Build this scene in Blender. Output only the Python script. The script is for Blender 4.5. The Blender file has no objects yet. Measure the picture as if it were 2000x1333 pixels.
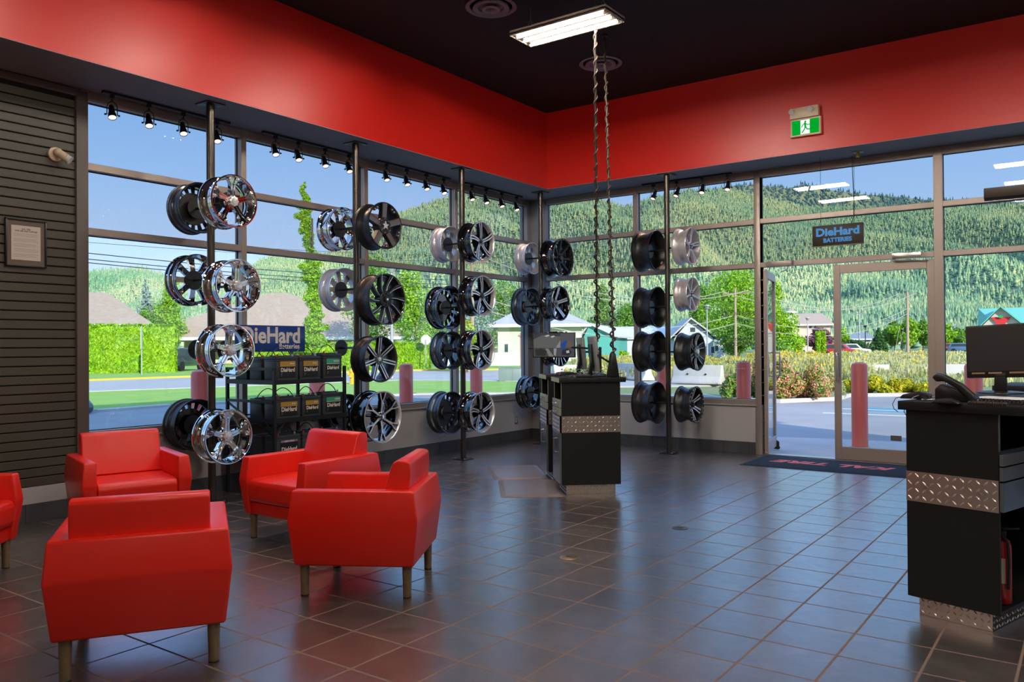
import bpy, bmesh, math, random
import numpy as np
from mathutils import Vector, Matrix
R_ = random.Random(7)
PI = math.pi
SC = bpy.context.scene
COL = SC.collection
# ------------------------------------------------------------------ camera
F = 1589.8156; YAW = -.62361039; PIT = .00711479439; ROL = -.00722322181
CAM = Vector((6.858, -10.030, 1.3653))
_d = Vector((math.sin(YAW)*math.cos(PIT), math.cos(YAW)*math.cos(PIT), math.sin(PIT)))
_r = Vector((math.cos(YAW), -math.sin(YAW), 0)); _u = _r.cross(_d)
_R = _r*math.cos(ROL) + _u*math.sin(ROL); _U = -_r*math.sin(ROL) + _u*math.cos(ROL)
def ray(px, py): return _d + _R*((px-1000)/F) - _U*((py-666.5)/F)
def bz(px, py, z=0.):
    v = ray(px, py); return CAM + v*((z-CAM.z)/v.z)
def bx(px, py, x=0.):
    v = ray(px, py); return CAM + v*((x-CAM.x)/v.x)
def by(px, py, y=0.):
    v = ray(px, py); return CAM + v*((y-CAM.y)/v.y)
def bd(px, py, D): return CAM + ray(px, py)*D
cam = bpy.data.cameras.new('camera'); cam.sensor_width = 36; cam.lens = F/2000*36
cam.clip_end = 20000; cam.clip_start = .05
camo = bpy.data.objects.new('camera', cam); COL.objects.link(camo)
m = Matrix.Identity(4)
for i in range(3):
    m[i][0] = _R[i]; m[i][1] = _U[i]; m[i][2] = -_d[i]; m[i][3] = CAM[i]
camo.matrix_world = m
SC.camera = camo
SC.view_settings.view_transform = 'Standard'; SC.view_settings.look = 'None'
SC.view_settings.gamma = 1; SC.view_settings.use_curve_mapping = False
SC.view_settings.exposure = 0.5
SC.cycles.max_bounces = 8; SC.cycles.diffuse_bounces = 4; SC.cycles.glossy_bounces = 4
SC.cycles.transparent_max_bounces = 12; SC.cycles.transmission_bounces = 4
SC.cycles.sample_clamp_indirect = 6.0; SC.cycles.caustics_reflective = False; SC.cycles.caustics_refractive = False
# ------------------------------------------------------------------ materials
def lin(r, g, b):
    f = lambda c: c/12.92 if c <= .04045 else ((c+.055)/1.055)**2.4
    return (f(r/255), f(g/255), f(b/255), 1)
def nd(nt, t, **kw):
    n = nt.nodes.new(t)
    for k, v in kw.items(): setattr(n, k, v)
    return n
MATS = {}
def mat(name, col, rough=.5, metal=0., spec=.5, coat=0., bump=None, var=None, emit=None, emit_s=0., island=0.):
    """bump=(scale,strength,dist)  var=(scale,amount 0..1,second colour)"""
    if name in MATS: return MATS[name]
    M = bpy.data.materials.new(name); M.use_nodes = True; nt = M.node_tree
    p = nt.nodes['Principled BSDF']
    p.inputs['Base Color'].default_value = col
    p.inputs['Roughness'].default_value = rough; p.inputs['Metallic'].default_value = metal
    p.inputs['Specular IOR Level'].default_value = spec; p.inputs['Coat Weight'].default_value = coat
    p.inputs['Coat Roughness'].default_value = .05
    tc = None
    if var or bump: tc = nd(nt, 'ShaderNodeTexCoord')
    last = None
    if var:
        n = nd(nt, 'ShaderNodeTexNoise'); n.inputs['Scale'].default_value = var[0]; n.inputs['Detail'].default_value = 5
        nt.links.new(tc.outputs['Object'], n.inputs['Vector'])
        r = nd(nt, 'ShaderNodeValToRGB'); r.color_ramp.elements[0].position = .5-.5*var[1]*.6; r.color_ramp.elements[1].position = .5+.5*var[1]*.6
        r.color_ramp.elements[0].color = col; r.color_ramp.elements[1].color = var[2]
        nt.links.new(n.outputs['Fac'], r.inputs['Fac']); last = r.outputs['Color']
        nt.links.new(last, p.inputs['Base Color'])
    if island:
        g = nd(nt, 'ShaderNodeNewGeometry'); h = nd(nt, 'ShaderNodeHueSaturation')
        mr = nd(nt, 'ShaderNodeMapRange'); mr.inputs['To Min'].default_value = 1-island; mr.inputs['To Max'].default_value = 1+island
        nt.links.new(g.outputs['Random Per Island'], mr.inputs['Value'])
        nt.links.new(mr.outputs['Result'], h.inputs['Value'])
        if last: nt.links.new(last, h.inputs['Color'])
        else: h.inputs['Color'].default_value = col
        nt.links.new(h.outputs['Color'], p.inputs['Base Color'])
    if bump:
        n = nd(nt, 'ShaderNodeTexNoise'); n.inputs['Scale'].default_value = bump[0]; n.inputs['Detail'].default_value = 4
        nt.links.new(tc.outputs['Object'], n.inputs['Vector'])
        b = nd(nt, 'ShaderNodeBump'); b.inputs['Strength'].default_value = bump[1]; b.inputs['Distance'].default_value = bump[2] if len(bump) > 2 else .002
        nt.links.new(n.outputs['Fac'], b.inputs['Height']); nt.links.new(b.outputs['Normal'], p.inputs['Normal'])
    if emit:
        p.inputs['Emission Color'].default_value = emit; p.inputs['Emission Strength'].default_value = emit_s
    MATS[name] = M
    return M
RED_WALL = mat('red_wall_paint', (.72, .018, .011, 1), .36, spec=.55, bump=(160, .12, .001))
SOFFIT = mat('slate_soffit_paint', (.30, .33, .355, 1), .7, bump=(120, .1, .001))
CEIL = mat('black_ceiling_paint', (.0035, .0045, .004, 1), .8)
WALL_G = mat('taupe_wall_paint', (.50, .475, .48, 1), .6, bump=(120, .1, .001))
FRAME = mat('brushed_anodised_frame', (.42, .345, .30, 1), .40, .5, bump=(60, .04, .0005))
SLAT = mat('dark_olive_slat_paint', (.076, .066, .047, 1), .45, bump=(120, .15, .001), var=(1.2, .9, (.064, .056, .040, 1)))
SLATGAP = mat('slat_gap_black', (.006, .006, .005, 1), .8)
VINYL = mat('red_vinyl', (.80, .022, .012, 1), .33, spec=.45, bump=(220, .10, .0008))
WOODLEG = mat('bronze_wood_leg', (.20, .135, .075, 1), .45, var=(30, .6, (.15, .10, .055, 1)))
BLACKLAM = mat('black_laminate', (.007, .008, .0085, 1), .5, spec=.35, bump=(300, .08, .0003))
EDGE = mat('pale_counter_edge', (.42, .38, .25, 1), .4)
DRAWER = mat('satin_grey_laminate', (.10, .12, .14, 1), .22, spec=.9)
DRAWP = mat('window_sheen_laminate', (.34, .34, .28, 1), .25, spec=.8)  # window light reflected off the drawer fronts, put into the base colour
DIAMOND = mat('aluminium_tread_plate', (.62, .54, .49, 1), .30, .9)
STEEL = mat('brushed_steel', (.55, .52, .49, 1), .28, 1.)
POLE = mat('dark_nickel_pole', (.10, .085, .072, 1), .30, .9)
CHROME = mat('chrome', (.90, .88, .86, 1), .045, 1.)
CHROME_D = mat('dark_chrome', (.42, .41, .42, 1), .07, 1.)
GLOSSBLK = mat('gloss_black_lacquer', (.004, .004, .005, 1), .12, spec=.7, coat=1.)
MATBLK = mat('satin_black_lacquer', (.009, .009, .010, 1), .38, spec=.6)
MACH = mat('machined_aluminium', (.88, .87, .88, 1), .28, .7)
SILVER = mat('silver_wheel_paint', (.68, .64, .66, 1), .34, .5)
GUN = mat('gunmetal_wheel_paint', (.10, .11, .125, 1), .28, .8)
GREYFACE = mat('brushed_grey_face', (.26, .245, .24, 1), .35, .8)
PLASTIC = mat('black_plastic', (.012, .012, .013, 1), .35)
PLASTIC2 = mat('charcoal_plastic', (.030, .034, .038, 1), .42, bump=(150, .1, .0005))
WHITE = mat('white_plastic', (.75, .73, .70, 1), .4)
BEIGE = mat('beige_plastic', (.84, .68, .48, 1), .45)
BRASS = mat('brass', (.50, .36, .22, 1), .35, 1.)
RUBBER = mat('black_rubber', (.012, .012, .012, 1), .7)
MATGREY = mat('grey_foam_mat', (.19, .165, .17, 1), .36, bump=(90, .3, .001))
RUG = mat('navy_rug_pile', (.010, .024, .048, 1), .95, bump=(400, .6, .002))
RUGTXT = mat('rug_lettering', (.90, .20, .20, 1), .9)
def emat(name, col, s):
    M = bpy.data.materials.new(name); M.use_nodes = True; nt = M.node_tree
    nt.nodes.remove(nt.nodes['Principled BSDF'])
    e = nd(nt, 'ShaderNodeEmission'); e.inputs['Color'].default_value = col; e.inputs['Strength'].default_value = s
    nt.links.new(e.outputs[0], nt.nodes['Material Output'].inputs['Surface']); MATS[name] = M
    return M
TUBE = emat('lit_fluorescent_tube', (1, .90, .78, 1), 92.)
BULB = emat('lit_spot_bulb', (1, .52, .36, 1), 3.2)
EXITG = emat('lit_exit_green', (.0, .30, .02, 1), .9)
EXITW = emat('lit_exit_white', (.9, 1, .92, 1), .95)
def glass(name='window_glass', col=(.93, .96, .95, 1)):
    M = bpy.data.materials.new(name); M.use_nodes = True; nt = M.node_tree
    nt.nodes.remove(nt.nodes['Principled BSDF'])
    t = nd(nt, 'ShaderNodeBsdfTransparent'); t.inputs[0].default_value = col
    g = nd(nt, 'ShaderNodeBsdfGlossy'); g.inputs['Roughness'].default_value = .0
    f = nd(nt, 'ShaderNodeFresnel'); ge = nd(nt, 'ShaderNodeNewGeometry'); mi = nd(nt, 'ShaderNodeMapRange')
    mi.inputs['To Min'].default_value = 1.45; mi.inputs['To Max'].default_value = 1/1.45     # same reflectance from both sides of the pane
    nt.links.new(ge.outputs['Backfacing'], mi.inputs['Value']); nt.links.new(mi.outputs['Result'], f.inputs[0])
    mx = nd(nt, 'ShaderNodeMixShader')
    nt.links.new(f.outputs[0], mx.inputs[0]); nt.links.new(t.outputs[0], mx.inputs[1]); nt.links.new(g.outputs[0], mx.inputs[2])
    nt.links.new(mx.outputs[0], nt.nodes['Material Output'].inputs['Surface'])
    return M
GLASS = glass(); GLASS_T = glass('tinted_window_glass', (.79, .79, .78, 1))
def floor_mat():
    M = bpy.data.materials.new('slate_floor_tiles'); M.use_nodes = True; nt = M.node_tree; p = nt.nodes['Principled BSDF']
    L = nt.links.new
    tc = nd(nt, 'ShaderNodeTexCoord'); sp = nd(nt, 'ShaderNodeSeparateXYZ'); L(tc.outputs['Object'], sp.inputs[0])
    def mth(op, a, b=None, c=None):
        n = nd(nt, 'ShaderNodeMath', operation=op)
        for i, v in enumerate((a, b, c)):
            if v is None: continue
            if isinstance(v, (int, float)): n.inputs[i].default_value = v
            else: L(v, n.inputs[i])
        return n.outputs[0]
    S = .33
    ux = mth('DIVIDE', mth('SUBTRACT', sp.outputs[0], .306), S); uy = mth('DIVIDE', mth('SUBTRACT', sp.outputs[1], .301), S)
    fx = mth('FRACT', ux); fy = mth('FRACT', uy)
    g = .014
    def edge(f): return mth('MINIMUM', f, mth('SUBTRACT', 1., f))
    e = mth('MINIMUM', edge(fx), edge(fy))
    mr = nd(nt, 'ShaderNodeMapRange'); mr.inputs['From Min'].default_value = g*.9; mr.inputs['From Max'].default_value = g*1.6
    L(e, mr.inputs['Value']); tile = mr.outputs['Result']
    cx = nd(nt, 'ShaderNodeCombineXYZ'); L(mth('FLOOR', ux), cx.inputs[0]); L(mth('FLOOR', uy), cx.inputs[1])
    wn = nd(nt, 'ShaderNodeTexWhiteNoise', noise_dimensions='2D'); L(cx.outputs[0], wn.inputs['Vector'])
    off = nd(nt, 'ShaderNodeVectorMath', operation='MULTIPLY_ADD'); L(wn.outputs['Color'], off.inputs[0]); off.inputs[1].default_value = (20, 20, 20)
    L(tc.outputs['Object'], off.inputs[2])
    n1 = nd(nt, 'ShaderNodeTexNoise'); n1.inputs['Scale'].default_value = 5.; n1.inputs['Detail'].default_value = 5; n1.inputs['Distortion'].default_value = .6; L(off.outputs[0], n1.inputs['Vector'])
    r = nd(nt, 'ShaderNodeValToRGB'); r.color_ramp.elements[0].position = .3; r.color_ramp.elements[1].position = .72
    r.color_ramp.elements[0].color = (.038, .033, .031, 1); r.color_ramp.elements[1].color = (.082, .068, .060, 1)
    L(n1.outputs['Fac'], r.inputs['Fac'])
    hs = nd(nt, 'ShaderNodeHueSaturation'); L(r.outputs[0], hs.inputs['Color'])
    mv = nd(nt, 'ShaderNodeMapRange'); mv.inputs['To Min'].default_value = .78; mv.inputs['To Max'].default_value = 1.25; L(wn.outputs['Value'], mv.inputs['Value']); L(mv.outputs[0], hs.inputs['Value'])
    mx = nd(nt, 'ShaderNodeMix', data_type='RGBA'); L(tile, mx.inputs[0]); mx.inputs[6].default_value = (.17, .10, .075, 1); L(hs.outputs[0], mx.inputs[7])
    L(mx.outputs[2], p.inputs['Base Color'])
    rr = nd(nt, 'ShaderNodeMapRange'); rr.inputs['To Min'].default_value = .85; rr.inputs['To Max'].default_value = .34; L(tile, rr.inputs['Value'])
    n2 = nd(nt, 'ShaderNodeTexNoise'); n2.inputs['Scale'].default_value = 9; n2.inputs['Detail'].default_value = 3; n2.inputs['Distortion'].default_value = 1.2; L(off.outputs[0], n2.inputs['Vector'])
    ra = mth('ADD', rr.outputs[0], mth('MULTIPLY', mth('SUBTRACT', n2.outputs['Fac'], .5), .22)); L(ra, p.inputs['Roughness'])
    p.inputs['Specular IOR Level'].default_value = .9
    hgt = mth('ADD', mth('MULTIPLY', tile, .6), mth('MULTIPLY', n2.outputs['Fac'], .75))
    b = nd(nt, 'ShaderNodeBump'); b.inputs['Strength'].default_value = .22; b.inputs['Distance'].default_value = .006; L(tile, p.inputs['Coat Weight']); p.inputs['Coat IOR'].default_value = 3.0; p.inputs['Coat Roughness'].default_value = .25; L(hgt, b.inputs['Height']); L(b.outputs[0], p.inputs['Normal'])
    return M
FLOOR = floor_mat()
BASETILE = mat('slate_baseboard_tile', (.050, .052, .060, 1), .42, var=(6, .8, (.09, .088, .092, 1)), bump=(20, .2, .002))
# ------------------------------------------------------------------ mesh builder
class MB:
    def __init__(s): s.v = []; s.f = []; s.m = []
    def add(s, vs, fs, mi=0):
        o = len(s.v); s.v += [tuple(v) for v in vs]
        for f in fs: s.f.append(tuple(i+o for i in f)); s.m.append(mi)
        return s
    def box(s, x0, x1, y0, y1, z0, z1, mi=0, M=None):
        vs = [Vector((x, y, z)) for z in (z0, z1) for y in (y0, y1) for x in (x0, x1)]
        if M is not None: vs = [M @ v for v in vs]
        return s.add(vs, [(0, 2, 3, 1), (4, 5, 7, 6), (0, 1, 5, 4), (2, 6, 7, 3), (0, 4, 6, 2), (1, 3, 7, 5)], mi)
    def cyl(s, p0, p1, r0, r1=None, n=16, mi=0, cap=True):
        p0 = Vector(p0); p1 = Vector(p1); r1 = r0 if r1 is None else r1
        d = (p1-p0).normalized(); a = d.orthogonal().normalized(); b = d.cross(a)
        vs = []
        for p, r in ((p0, r0), (p1, r1)):
            for i in range(n):
                t = 2*PI*i/n; vs.append(p + a*(r*math.cos(t)) + b*(r*math.sin(t)))
        fs = [(i, (i+1) % n, n+(i+1) % n, n+i) for i in range(n)]
        if cap: fs += [tuple(range(n-1, -1, -1)), tuple(range(n, 2*n))]
        return s.add(vs, fs, mi)
    def lathe(s, prof, M, n=40, closed=False, mi=0):
        """prof = [(axial, radius)], axis +X of M"""
        vs = []
        for (a, r) in prof:
            for i in range(n):
                t = 2*PI*i/n; vs.append(M @ Vector((a, r*math.cos(t), r*math.sin(t))))
        k = len(prof); fs = []
        for j in range(k if closed else k-1):
            j2 = (j+1) % k
            for i in range(n):
                i2 = (i+1) % n
                fs.append((j*n+i, j*n+i2, j2*n+i2, j2*n+i))
        if not closed:
            if prof[0][1] > 1e-6: fs.append(tuple(range(n-1, -1, -1)))
            if prof[-1][1] > 1e-6: fs.append(tuple((k-1)*n+i for i in range(n)))
        return s.add(vs, fs, mi)
    def tube(s, pts, r, n=8, mi=0):
        pts = [Vector(p) for p in pts]; k = len(pts); vs = []
        prev = None
        for j, p in enumerate(pts):
            t = (pts[min(j+1, k-1)] - pts[max(j-1, 0)])
            if t.length < 1e-9: t = Vector((0, 0, 1))
            t.normalize()
            a = t.orthogonal().normalized() if prev is None else (prev - t*prev.dot(t))
            if a.length < 1e-6: a = t.orthogonal()
            a.normalize(); prev = a; b = t.cross(a)
            rr = r[j] if isinstance(r, (list, tuple)) else r
            for i in range(n):
                q = 2*PI*i/n; vs.append(p + a*(rr*math.cos(q)) + b*(rr*math.sin(q)))
        fs = [(j*n+i, j*n+(i+1) % n, (j+1)*n+(i+1) % n, (j+1)*n+i) for j in range(k-1) for i in range(n)]
        fs += [tuple(range(n-1, -1, -1)), tuple((k-1)*n+i for i in range(n))]
        return s.add(vs, fs, mi)
    def prism(s, poly, h0, h1, M=None, mi=0, mi_top=None):
        """poly in local XY, extruded h0..h1 along local Z"""
        n = len(poly); vs = [Vector((x, y, h)) for h in (h0, h1) for x, y in poly]
        if M is not None: vs = [M @ v for v in vs]
        s.add(vs, [(i, (i+1) % n, n+(i+1) % n, n+i) for i in range(n)] + [tuple(range(n-1, -1, -1))], mi)
        o = len(s.v)-2*n
        s.f.append(tuple(o+n+i for i in range(n))); s.m.append(mi if mi_top is None else mi_top)
        return s
    def sphere(s, c, r, n=12, mi=0, sc=(1, 1, 1), M=None):
        c = Vector(c); vs = [Vector((0, 0, r*sc[2]))]; k = n//2
        for j in range(1, k):
            a = PI*j/k
            for i in range(n):
                b = 2*PI*i/n; vs.append(Vector((r*sc[0]*math.sin(a)*math.cos(b), r*sc[1]*math.sin(a)*math.sin(b), r*sc[2]*math.cos(a))))
        vs.append(Vector((0, 0, -r*sc[2])))
        fs = [(0, 1+i, 1+(i+1) % n) for i in range(n)]
        for j in range(k-2):
            for i in range(n): fs.append((1+j*n+i, 1+(j+1)*n+i, 1+(j+1)*n+(i+1) % n, 1+j*n+(i+1) % n))
        o = 1+(k-2)*n; fs += [(o+i, len(vs)-1, o+(i+1) % n) for i in range(n)]
        vs = [(M @ v if M is not None else v)+c for v in vs]
        return s.add(vs, fs, mi)
    def mesh(s, name, mats, bevel=0., seg=2, sharp=35., flat=False, weld=False):
        me = bpy.data.meshes.new(name); me.from_pydata(s.v, [], s.f)
        if not isinstance(mats, (list, tuple)): mats = [mats]
        for M in mats: me.materials.append(M)
        me.polygons.foreach_set('material_index', s.m)
        bm = bmesh.new(); bm.from_mesh(me)
        if weld: bmesh.ops.remove_doubles(bm, verts=bm.verts, dist=1e-5)
        bmesh.ops.recalc_face_normals(bm, faces=bm.faces)
        if bevel:
            es = [e for e in bm.edges if len(e.link_faces) == 2 and e.calc_face_angle(0) > math.radians(12)]
            bmesh.ops.bevel(bm, geom=es, offset=bevel, segments=seg, profile=.5, affect='EDGES', clamp_overlap=True)
        bm.to_mesh(me); bm.free()
        if not flat:
            me.polygons.foreach_set('use_smooth', [True]*len(me.polygons)); me.set_sharp_from_angle(angle=math.radians(sharp))
        return me
    def build(s, name, mats, parent=None, **kw):
        return link(name, s.mesh(name, mats, **kw), parent)
def link(name, me, parent=None):
    o = bpy.data.objects.new(name, me); COL.objects.link(o)
    if parent is not None: o.parent = parent
    return o
def tag(o, label=None, cat=None, group=None, kind=None):
    if label: o['label'] = label
    if cat: o['category'] = cat
    if group: o['group'] = group
    if kind: o['kind'] = kind
    return o
def thing(name, label, cat, loc=(0, 0, 0), rz=0., group=None):
    o = bpy.data.objects.new(name, None); COL.objects.link(o); o.location = loc; o.rotation_euler = (0, 0, rz)
    o.empty_display_size = .1
    return tag(o, label, cat, group)
def struct(name, mb, mats, **kw):
    o = mb.build(name, mats, **kw); o['kind'] = 'structure'; return o
def copy_tree(o, parent=None):
    c = o.copy(); COL.objects.link(c)
    if parent is not None: c.parent = parent
    for ch in [x for x in o.children]: copy_tree(ch, c)
    return c
def frame_M(o, xd, yd, zd=None):
    """matrix with given axes"""
    xd = Vector(xd).normalized(); yd = Vector(yd).normalized(); zd = xd.cross(yd) if zd is None else Vector(zd)
    M = Matrix.Identity(4)
    for i in range(3): M[i][0] = xd[i]; M[i][1] = yd[i]; M[i][2] = zd[i]; M[i][3] = o[i]
    return M
TXT = {}
def text_mesh(s, size=1., bold=0., ext=.002, align='CENTER', sx=1.):
    k = (s, size, bold, ext, align, sx)
    if k in TXT: return TXT[k]
    c = bpy.data.curves.new('text', 'FONT'); c.body = s; c.size = size; c.offset = bold; c.extrude = ext; c.align_x = align; c.align_y = 'CENTER'
    c.resolution_u = 3
    o = bpy.data.objects.new('text', c); COL.objects.link(o)
    bpy.context.view_layer.update()
    me = bpy.data.meshes.new_from_object(o.evaluated_get(bpy.context.evaluated_depsgraph_get()))
    if sx != 1.: me.transform(Matrix.Diagonal((sx, 1, 1, 1)))
    bpy.data.objects.remove(o); TXT[k] = me
    return me
def text(name, s, M, material, parent=None, **kw):
    me = text_mesh(s, **kw).copy(); me.transform(M); me.name = name
    me.materials.clear(); me.materials.append(material)
    return link(name, me, parent)
# ================================================================== ROOM
SOF = 3.54; CEI = 4.595; X2 = 12.0; Y2 = -14.0; XR = .70; YR = -.615
struct('floor', MB().box(-.15, X2, Y2, .12, -.2, 0), FLOOR)
struct('ceiling', MB().box(-.5, X2+.2, Y2-.2, .5, CEI, CEI+.2), CEIL)
mb = MB()                                                     # bulkhead above the windows
mb.box(-.16, XR, Y2, YR, SOF+.004, CEI); mb.box(-.16, X2, YR, .16, SOF+.004, CEI)
struct('wall_bulkhead', mb, RED_WALL)
mb = MB(); mb.box(-.15, XR+.001, Y2, YR-.001, SOF, SOF+.004); mb.box(-.15, X2, YR-.001, .15, SOF, SOF+.004)
struct('trim_1', mb, SOFFIT)
struct('wall_left', MB().box(-.16, 0, -6.58, 0, -.2, .60), WALL_G)
struct('wall_front', MB().box(-.16, 3.38, 0, .16, -.2, .60), WALL_G)
struct('wall_front_right', MB().box(5.49, X2, 0, .16, -.2, .60), WALL_G)
struct('wall_left_rear', MB().box(-.16, -.03, Y2, -6.58, -.2, SOF).box(-.03, 0, Y2, -6.58, -.2, .28), WALL_G)
WB = mat('warm_grey_wall', (.30, .27, .24, 1), .7)
struct('wall_right', MB().box(X2, X2+.16, Y2, .16, -.2, CEI), WB)
struct('wall_back', MB().box(-.16, X2+.16, Y2-.16, Y2, -.2, CEI), WB)
# building shell above the room (roof parapet that shades the lot)
struct('wall_parapet', MB().box(-.3, X2+.4, Y2-.3, .3, CEI+.2, 6.6), WALL_G)
# sills
SILL = mat('painted_sill', (.36, .35, .34, 1), .35)
struct('trim_2', MB().box(-.13, .025, -6.58, .0, .60, .618), SILL, bevel=.004)
struct('trim_3', MB().box(.0, 3.395, -.025, .13, .60, .618), SILL, bevel=.004)
struct('trim_4', MB().box(5.48, X2, -.025, .13, .60, .618), SILL, bevel=.004)
# tiled baseboards
def baseboard(name, ax, a, b, c, step=.33):
    mb = MB(); p = a
    while p < b-.01:
        q = min(p+step, b)
        if ax == 'y': mb.box(0, .012, p+.0015, q-.0015, 0, .15)
        else: mb.box(p+.0015, q-.0015, -.012, 0, 0, .15)
        p = q
    struct(name, mb, BASETILE, bevel=.001, seg=1)
baseboard('baseboard_left', 'y', Y2, 0, 0); baseboard('baseboard_front', 'x', 0, 3.38, 0); baseboard('baseboard_front_right', 'x', 5.49, 8, 0)
# corner post
struct('trim_5', MB().box(-.13, .0, -.09, .13, .618, SOF).box(-.13, .26, .0, .13, .618, SOF), mat('corner_post_paint', (.30, .29, .30, 1), .5), bevel=.002)
# window bays
T1 = (2.878, 2.938); T2 = (2.332, 2.392); HD = 3.458; BF = .68
def bay_A(k, y0, y1, last=False):
    w = .03; mb = MB()
    mb.box(-.11, 0, y0-w, y0+w, .618, SOF)                   # mullion at y0
    if last: mb.box(-.11, 0, y1-.015, y1+.0, .618, SOF)
    for z0, z1 in ((.618, BF), T2, T1, (HD, SOF)): mb.box(-.105, -.003, y0+w, y1-w, z0, z1)
    o = struct('window_%d' % k, mb, FRAME, bevel=.002, seg=1)
    for z0, z1 in ((BF, T2[0]), (T2[1], T1[0]), (T1[1], HD)):
        MB().box(-.075, -.069, y0+w, y1-w, z0, z1).build('glass_pane', GLASS_T if z0 > 2.3 else GLASS, o, flat=True)
        g = .006
        f = MB(); f.box(-.078, -.064, y0+w, y0+w+g, z0, z1).box(-.078, -.064, y1-w-g, y1-w, z0, z1).box(-.078, -.064, y0+w, y1-w, z0, z0+g).box(-.078, -.064, y0+w, y1-w, z1-g, z1)
        f.build('gasket', RUBBER, o, flat=True)
YM = [-6.60, -5.03, -3.365, -1.73, -.06]
for i in range(4): bay_A(i+1, YM[i], YM[i+1])
def bay_B(k, x0, x1, zlo=.618, rows=None, mull=True, wl=.03, wr=.03):
    mb = MB()
    if mull: mb.box(x1-wr, x1+wr, 0, .11, .618 if zlo < 1 else -.02, SOF)
    rows = rows or ((BF, T2[0]), (T2[1], T1[0]), (T1[1], HD))
    rails = [(zlo, BF), T2, T1, (HD, SOF)] if zlo < 1 else [T2, T1, (HD, SOF)]
    for z0, z1 in rails: mb.box(x0+wl, x1-wr, .003, .105, z0, z1)
    o = struct('window_%d' % k, mb, FRAME, bevel=.002, seg=1)
    for z0, z1 in rows:
        MB().box(x0+wl, x1-wr, .069, .075, z0, z1).build('glass_pane', GLASS_T if z0 > 2.3 else GLASS, o, flat=True)
        g = .006; f = MB()
        f.box(x0+wl, x0+wl+g, .064, .078, z0, z1).box(x1-wr-g, x1-wr, .064, .078, z0, z1).box(x0+wl, x1-wr, .064, .078, z0, z0+g).box(x0+wl, x1-wr, .064, .078, z1-g, z1)
        f.build('gasket', RUBBER, o, flat=True)
bay_B(5, .24, 1.73); bay_B(6, 1.73, 3.42, wr=.04)
bay_B(7, 3.42, 5.444, zlo=2.3, rows=((T2[1], T1[0]), (T1[1], HD)), wl=.04, wr=.045)
bay_B(8, 5.444, 7.1, wl=.045); bay_B(9, 7.1, 8.76); bay_B(10, 8.76, 12.0)
struct('trim_6', MB().box(3.385, 3.46, -.005, .12, 0, SOF), FRAME, bevel=.002)
# threshold
struct('trim_7', MB().box(3.46, 5.40, -.0, .13, 0, .012), STEEL)
# doors ------------------------------------------------------------
def door_leaf(name, w, h, M, handle_side, flip=1):
    s0, s1, tr, br, t = .075, .075, .10, .16, .045
    fr = MB(); fr.box(0, s0, 0, t, .012, h).box(w-s1, w, 0, t, .012, h).box(s0, w-s1, 0, t, h-tr, h).box(s0, w-s1, 0, t, .012, br)
    fr.v = [tuple(M @ Vector(v)) for v in fr.v]
    o = struct(name, fr, FRAME, bevel=.003, seg=1)
    MB().box(s0, w-s1, t*.4, t*.6, br, h-tr, M=M).build('glass_pane', GLASS, o, flat=True)
    hx = w-s1*.5 if handle_side > 0 else s0*.5
    off = .05*(-1 if handle_side > 0 else 1)
    for sgn, y0 in ((-1, 0), (1, t)):
        y = y0 + sgn*.055
        pts = [(hx, y0, .945), (hx, y-.0*sgn, .955), (hx+off*.15, y, .98), (hx+off*.15, y, 1.23), (hx, y, 1.255), (hx, y0, 1.265)]
        MB().tube([M @ Vector(p) for p in pts], .0115, 12).build('door_handle', STEEL, o)
    return o
d2 = door_leaf('door_2', 1.075, 2.305, Matrix.Translation((4.325, .012, 0)), -1)
mb = MB().box(4.94, 5.10, .005, .02, .20, .28); 
st = MB().box(4.93, 5.045, .033, .036, .262, .322).build('door_sticker', mat('grey_sticker', (.11, .11, .11, 1), .6), d2)
ang = math.radians(90+11)
M1 = Matrix.Translation((3.475, .05, 0)) @ Matrix.Rotation(ang, 4, 'Z')
M1 = M1 @ Matrix.Diagonal((1, -1, 1, 1))
d1 = door_leaf('door_1', .86, 2.305, M1, 1)
hb = MB()
for z in [.25+.16*i for i in range(13)]: hb.box(3.462, 3.478, .02, .045, z, z+.012)
hb.build('hinge', STEEL, d1)
# door stop wedge kicked down at the open leaf
ds = thing('door_stop', 'small dark metal door stop at the foot of the open glass door', 'door stop', (3.30, .89, -.03))
MB().prism([(0, 0), (.09, 0), (.09, .10), (.06, .12), (.03, .07)], -.012, .012, frame_M((0, 0, 0), (1, 0, 0), (0, 0, 1))).build('bracket', PLASTIC, ds, bevel=.004)
MB().cyl((.075, -.02, .02), (.075, .02, .02), .022).build('rubber_foot', RUBBER, ds)
# door closers
for i, (x, lab) in enumerate(((3.56, 'brown door closer box above the open door leaf'), (4.98, 'steel door closer with arm above the closed door leaf'))):
    c = thing('door_closer', lab, 'door closer', (x, -.002, 2.362))
    MB().box(0, .30, -.065, 0, -.035, .03).build('closer_body', FRAME if i == 0 else STEEL, c, bevel=.004)
    MB().cyl((.25 if i == 0 else .02, -.033, -.02), (.25 if i == 0 else .02, -.033, -.06), .014).build('spindle', STEEL, c)
    arm = [(.25, -.033, -.055), (.16, .20, -.06), (.04, .36, -.07)] if i == 0 else [(.02, -.033, -.055), (.22, -.02, -.06), (.36, .0, -.075)]
    MB().tube(arm, .008).build('closer_arm', STEEL, c)
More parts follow.
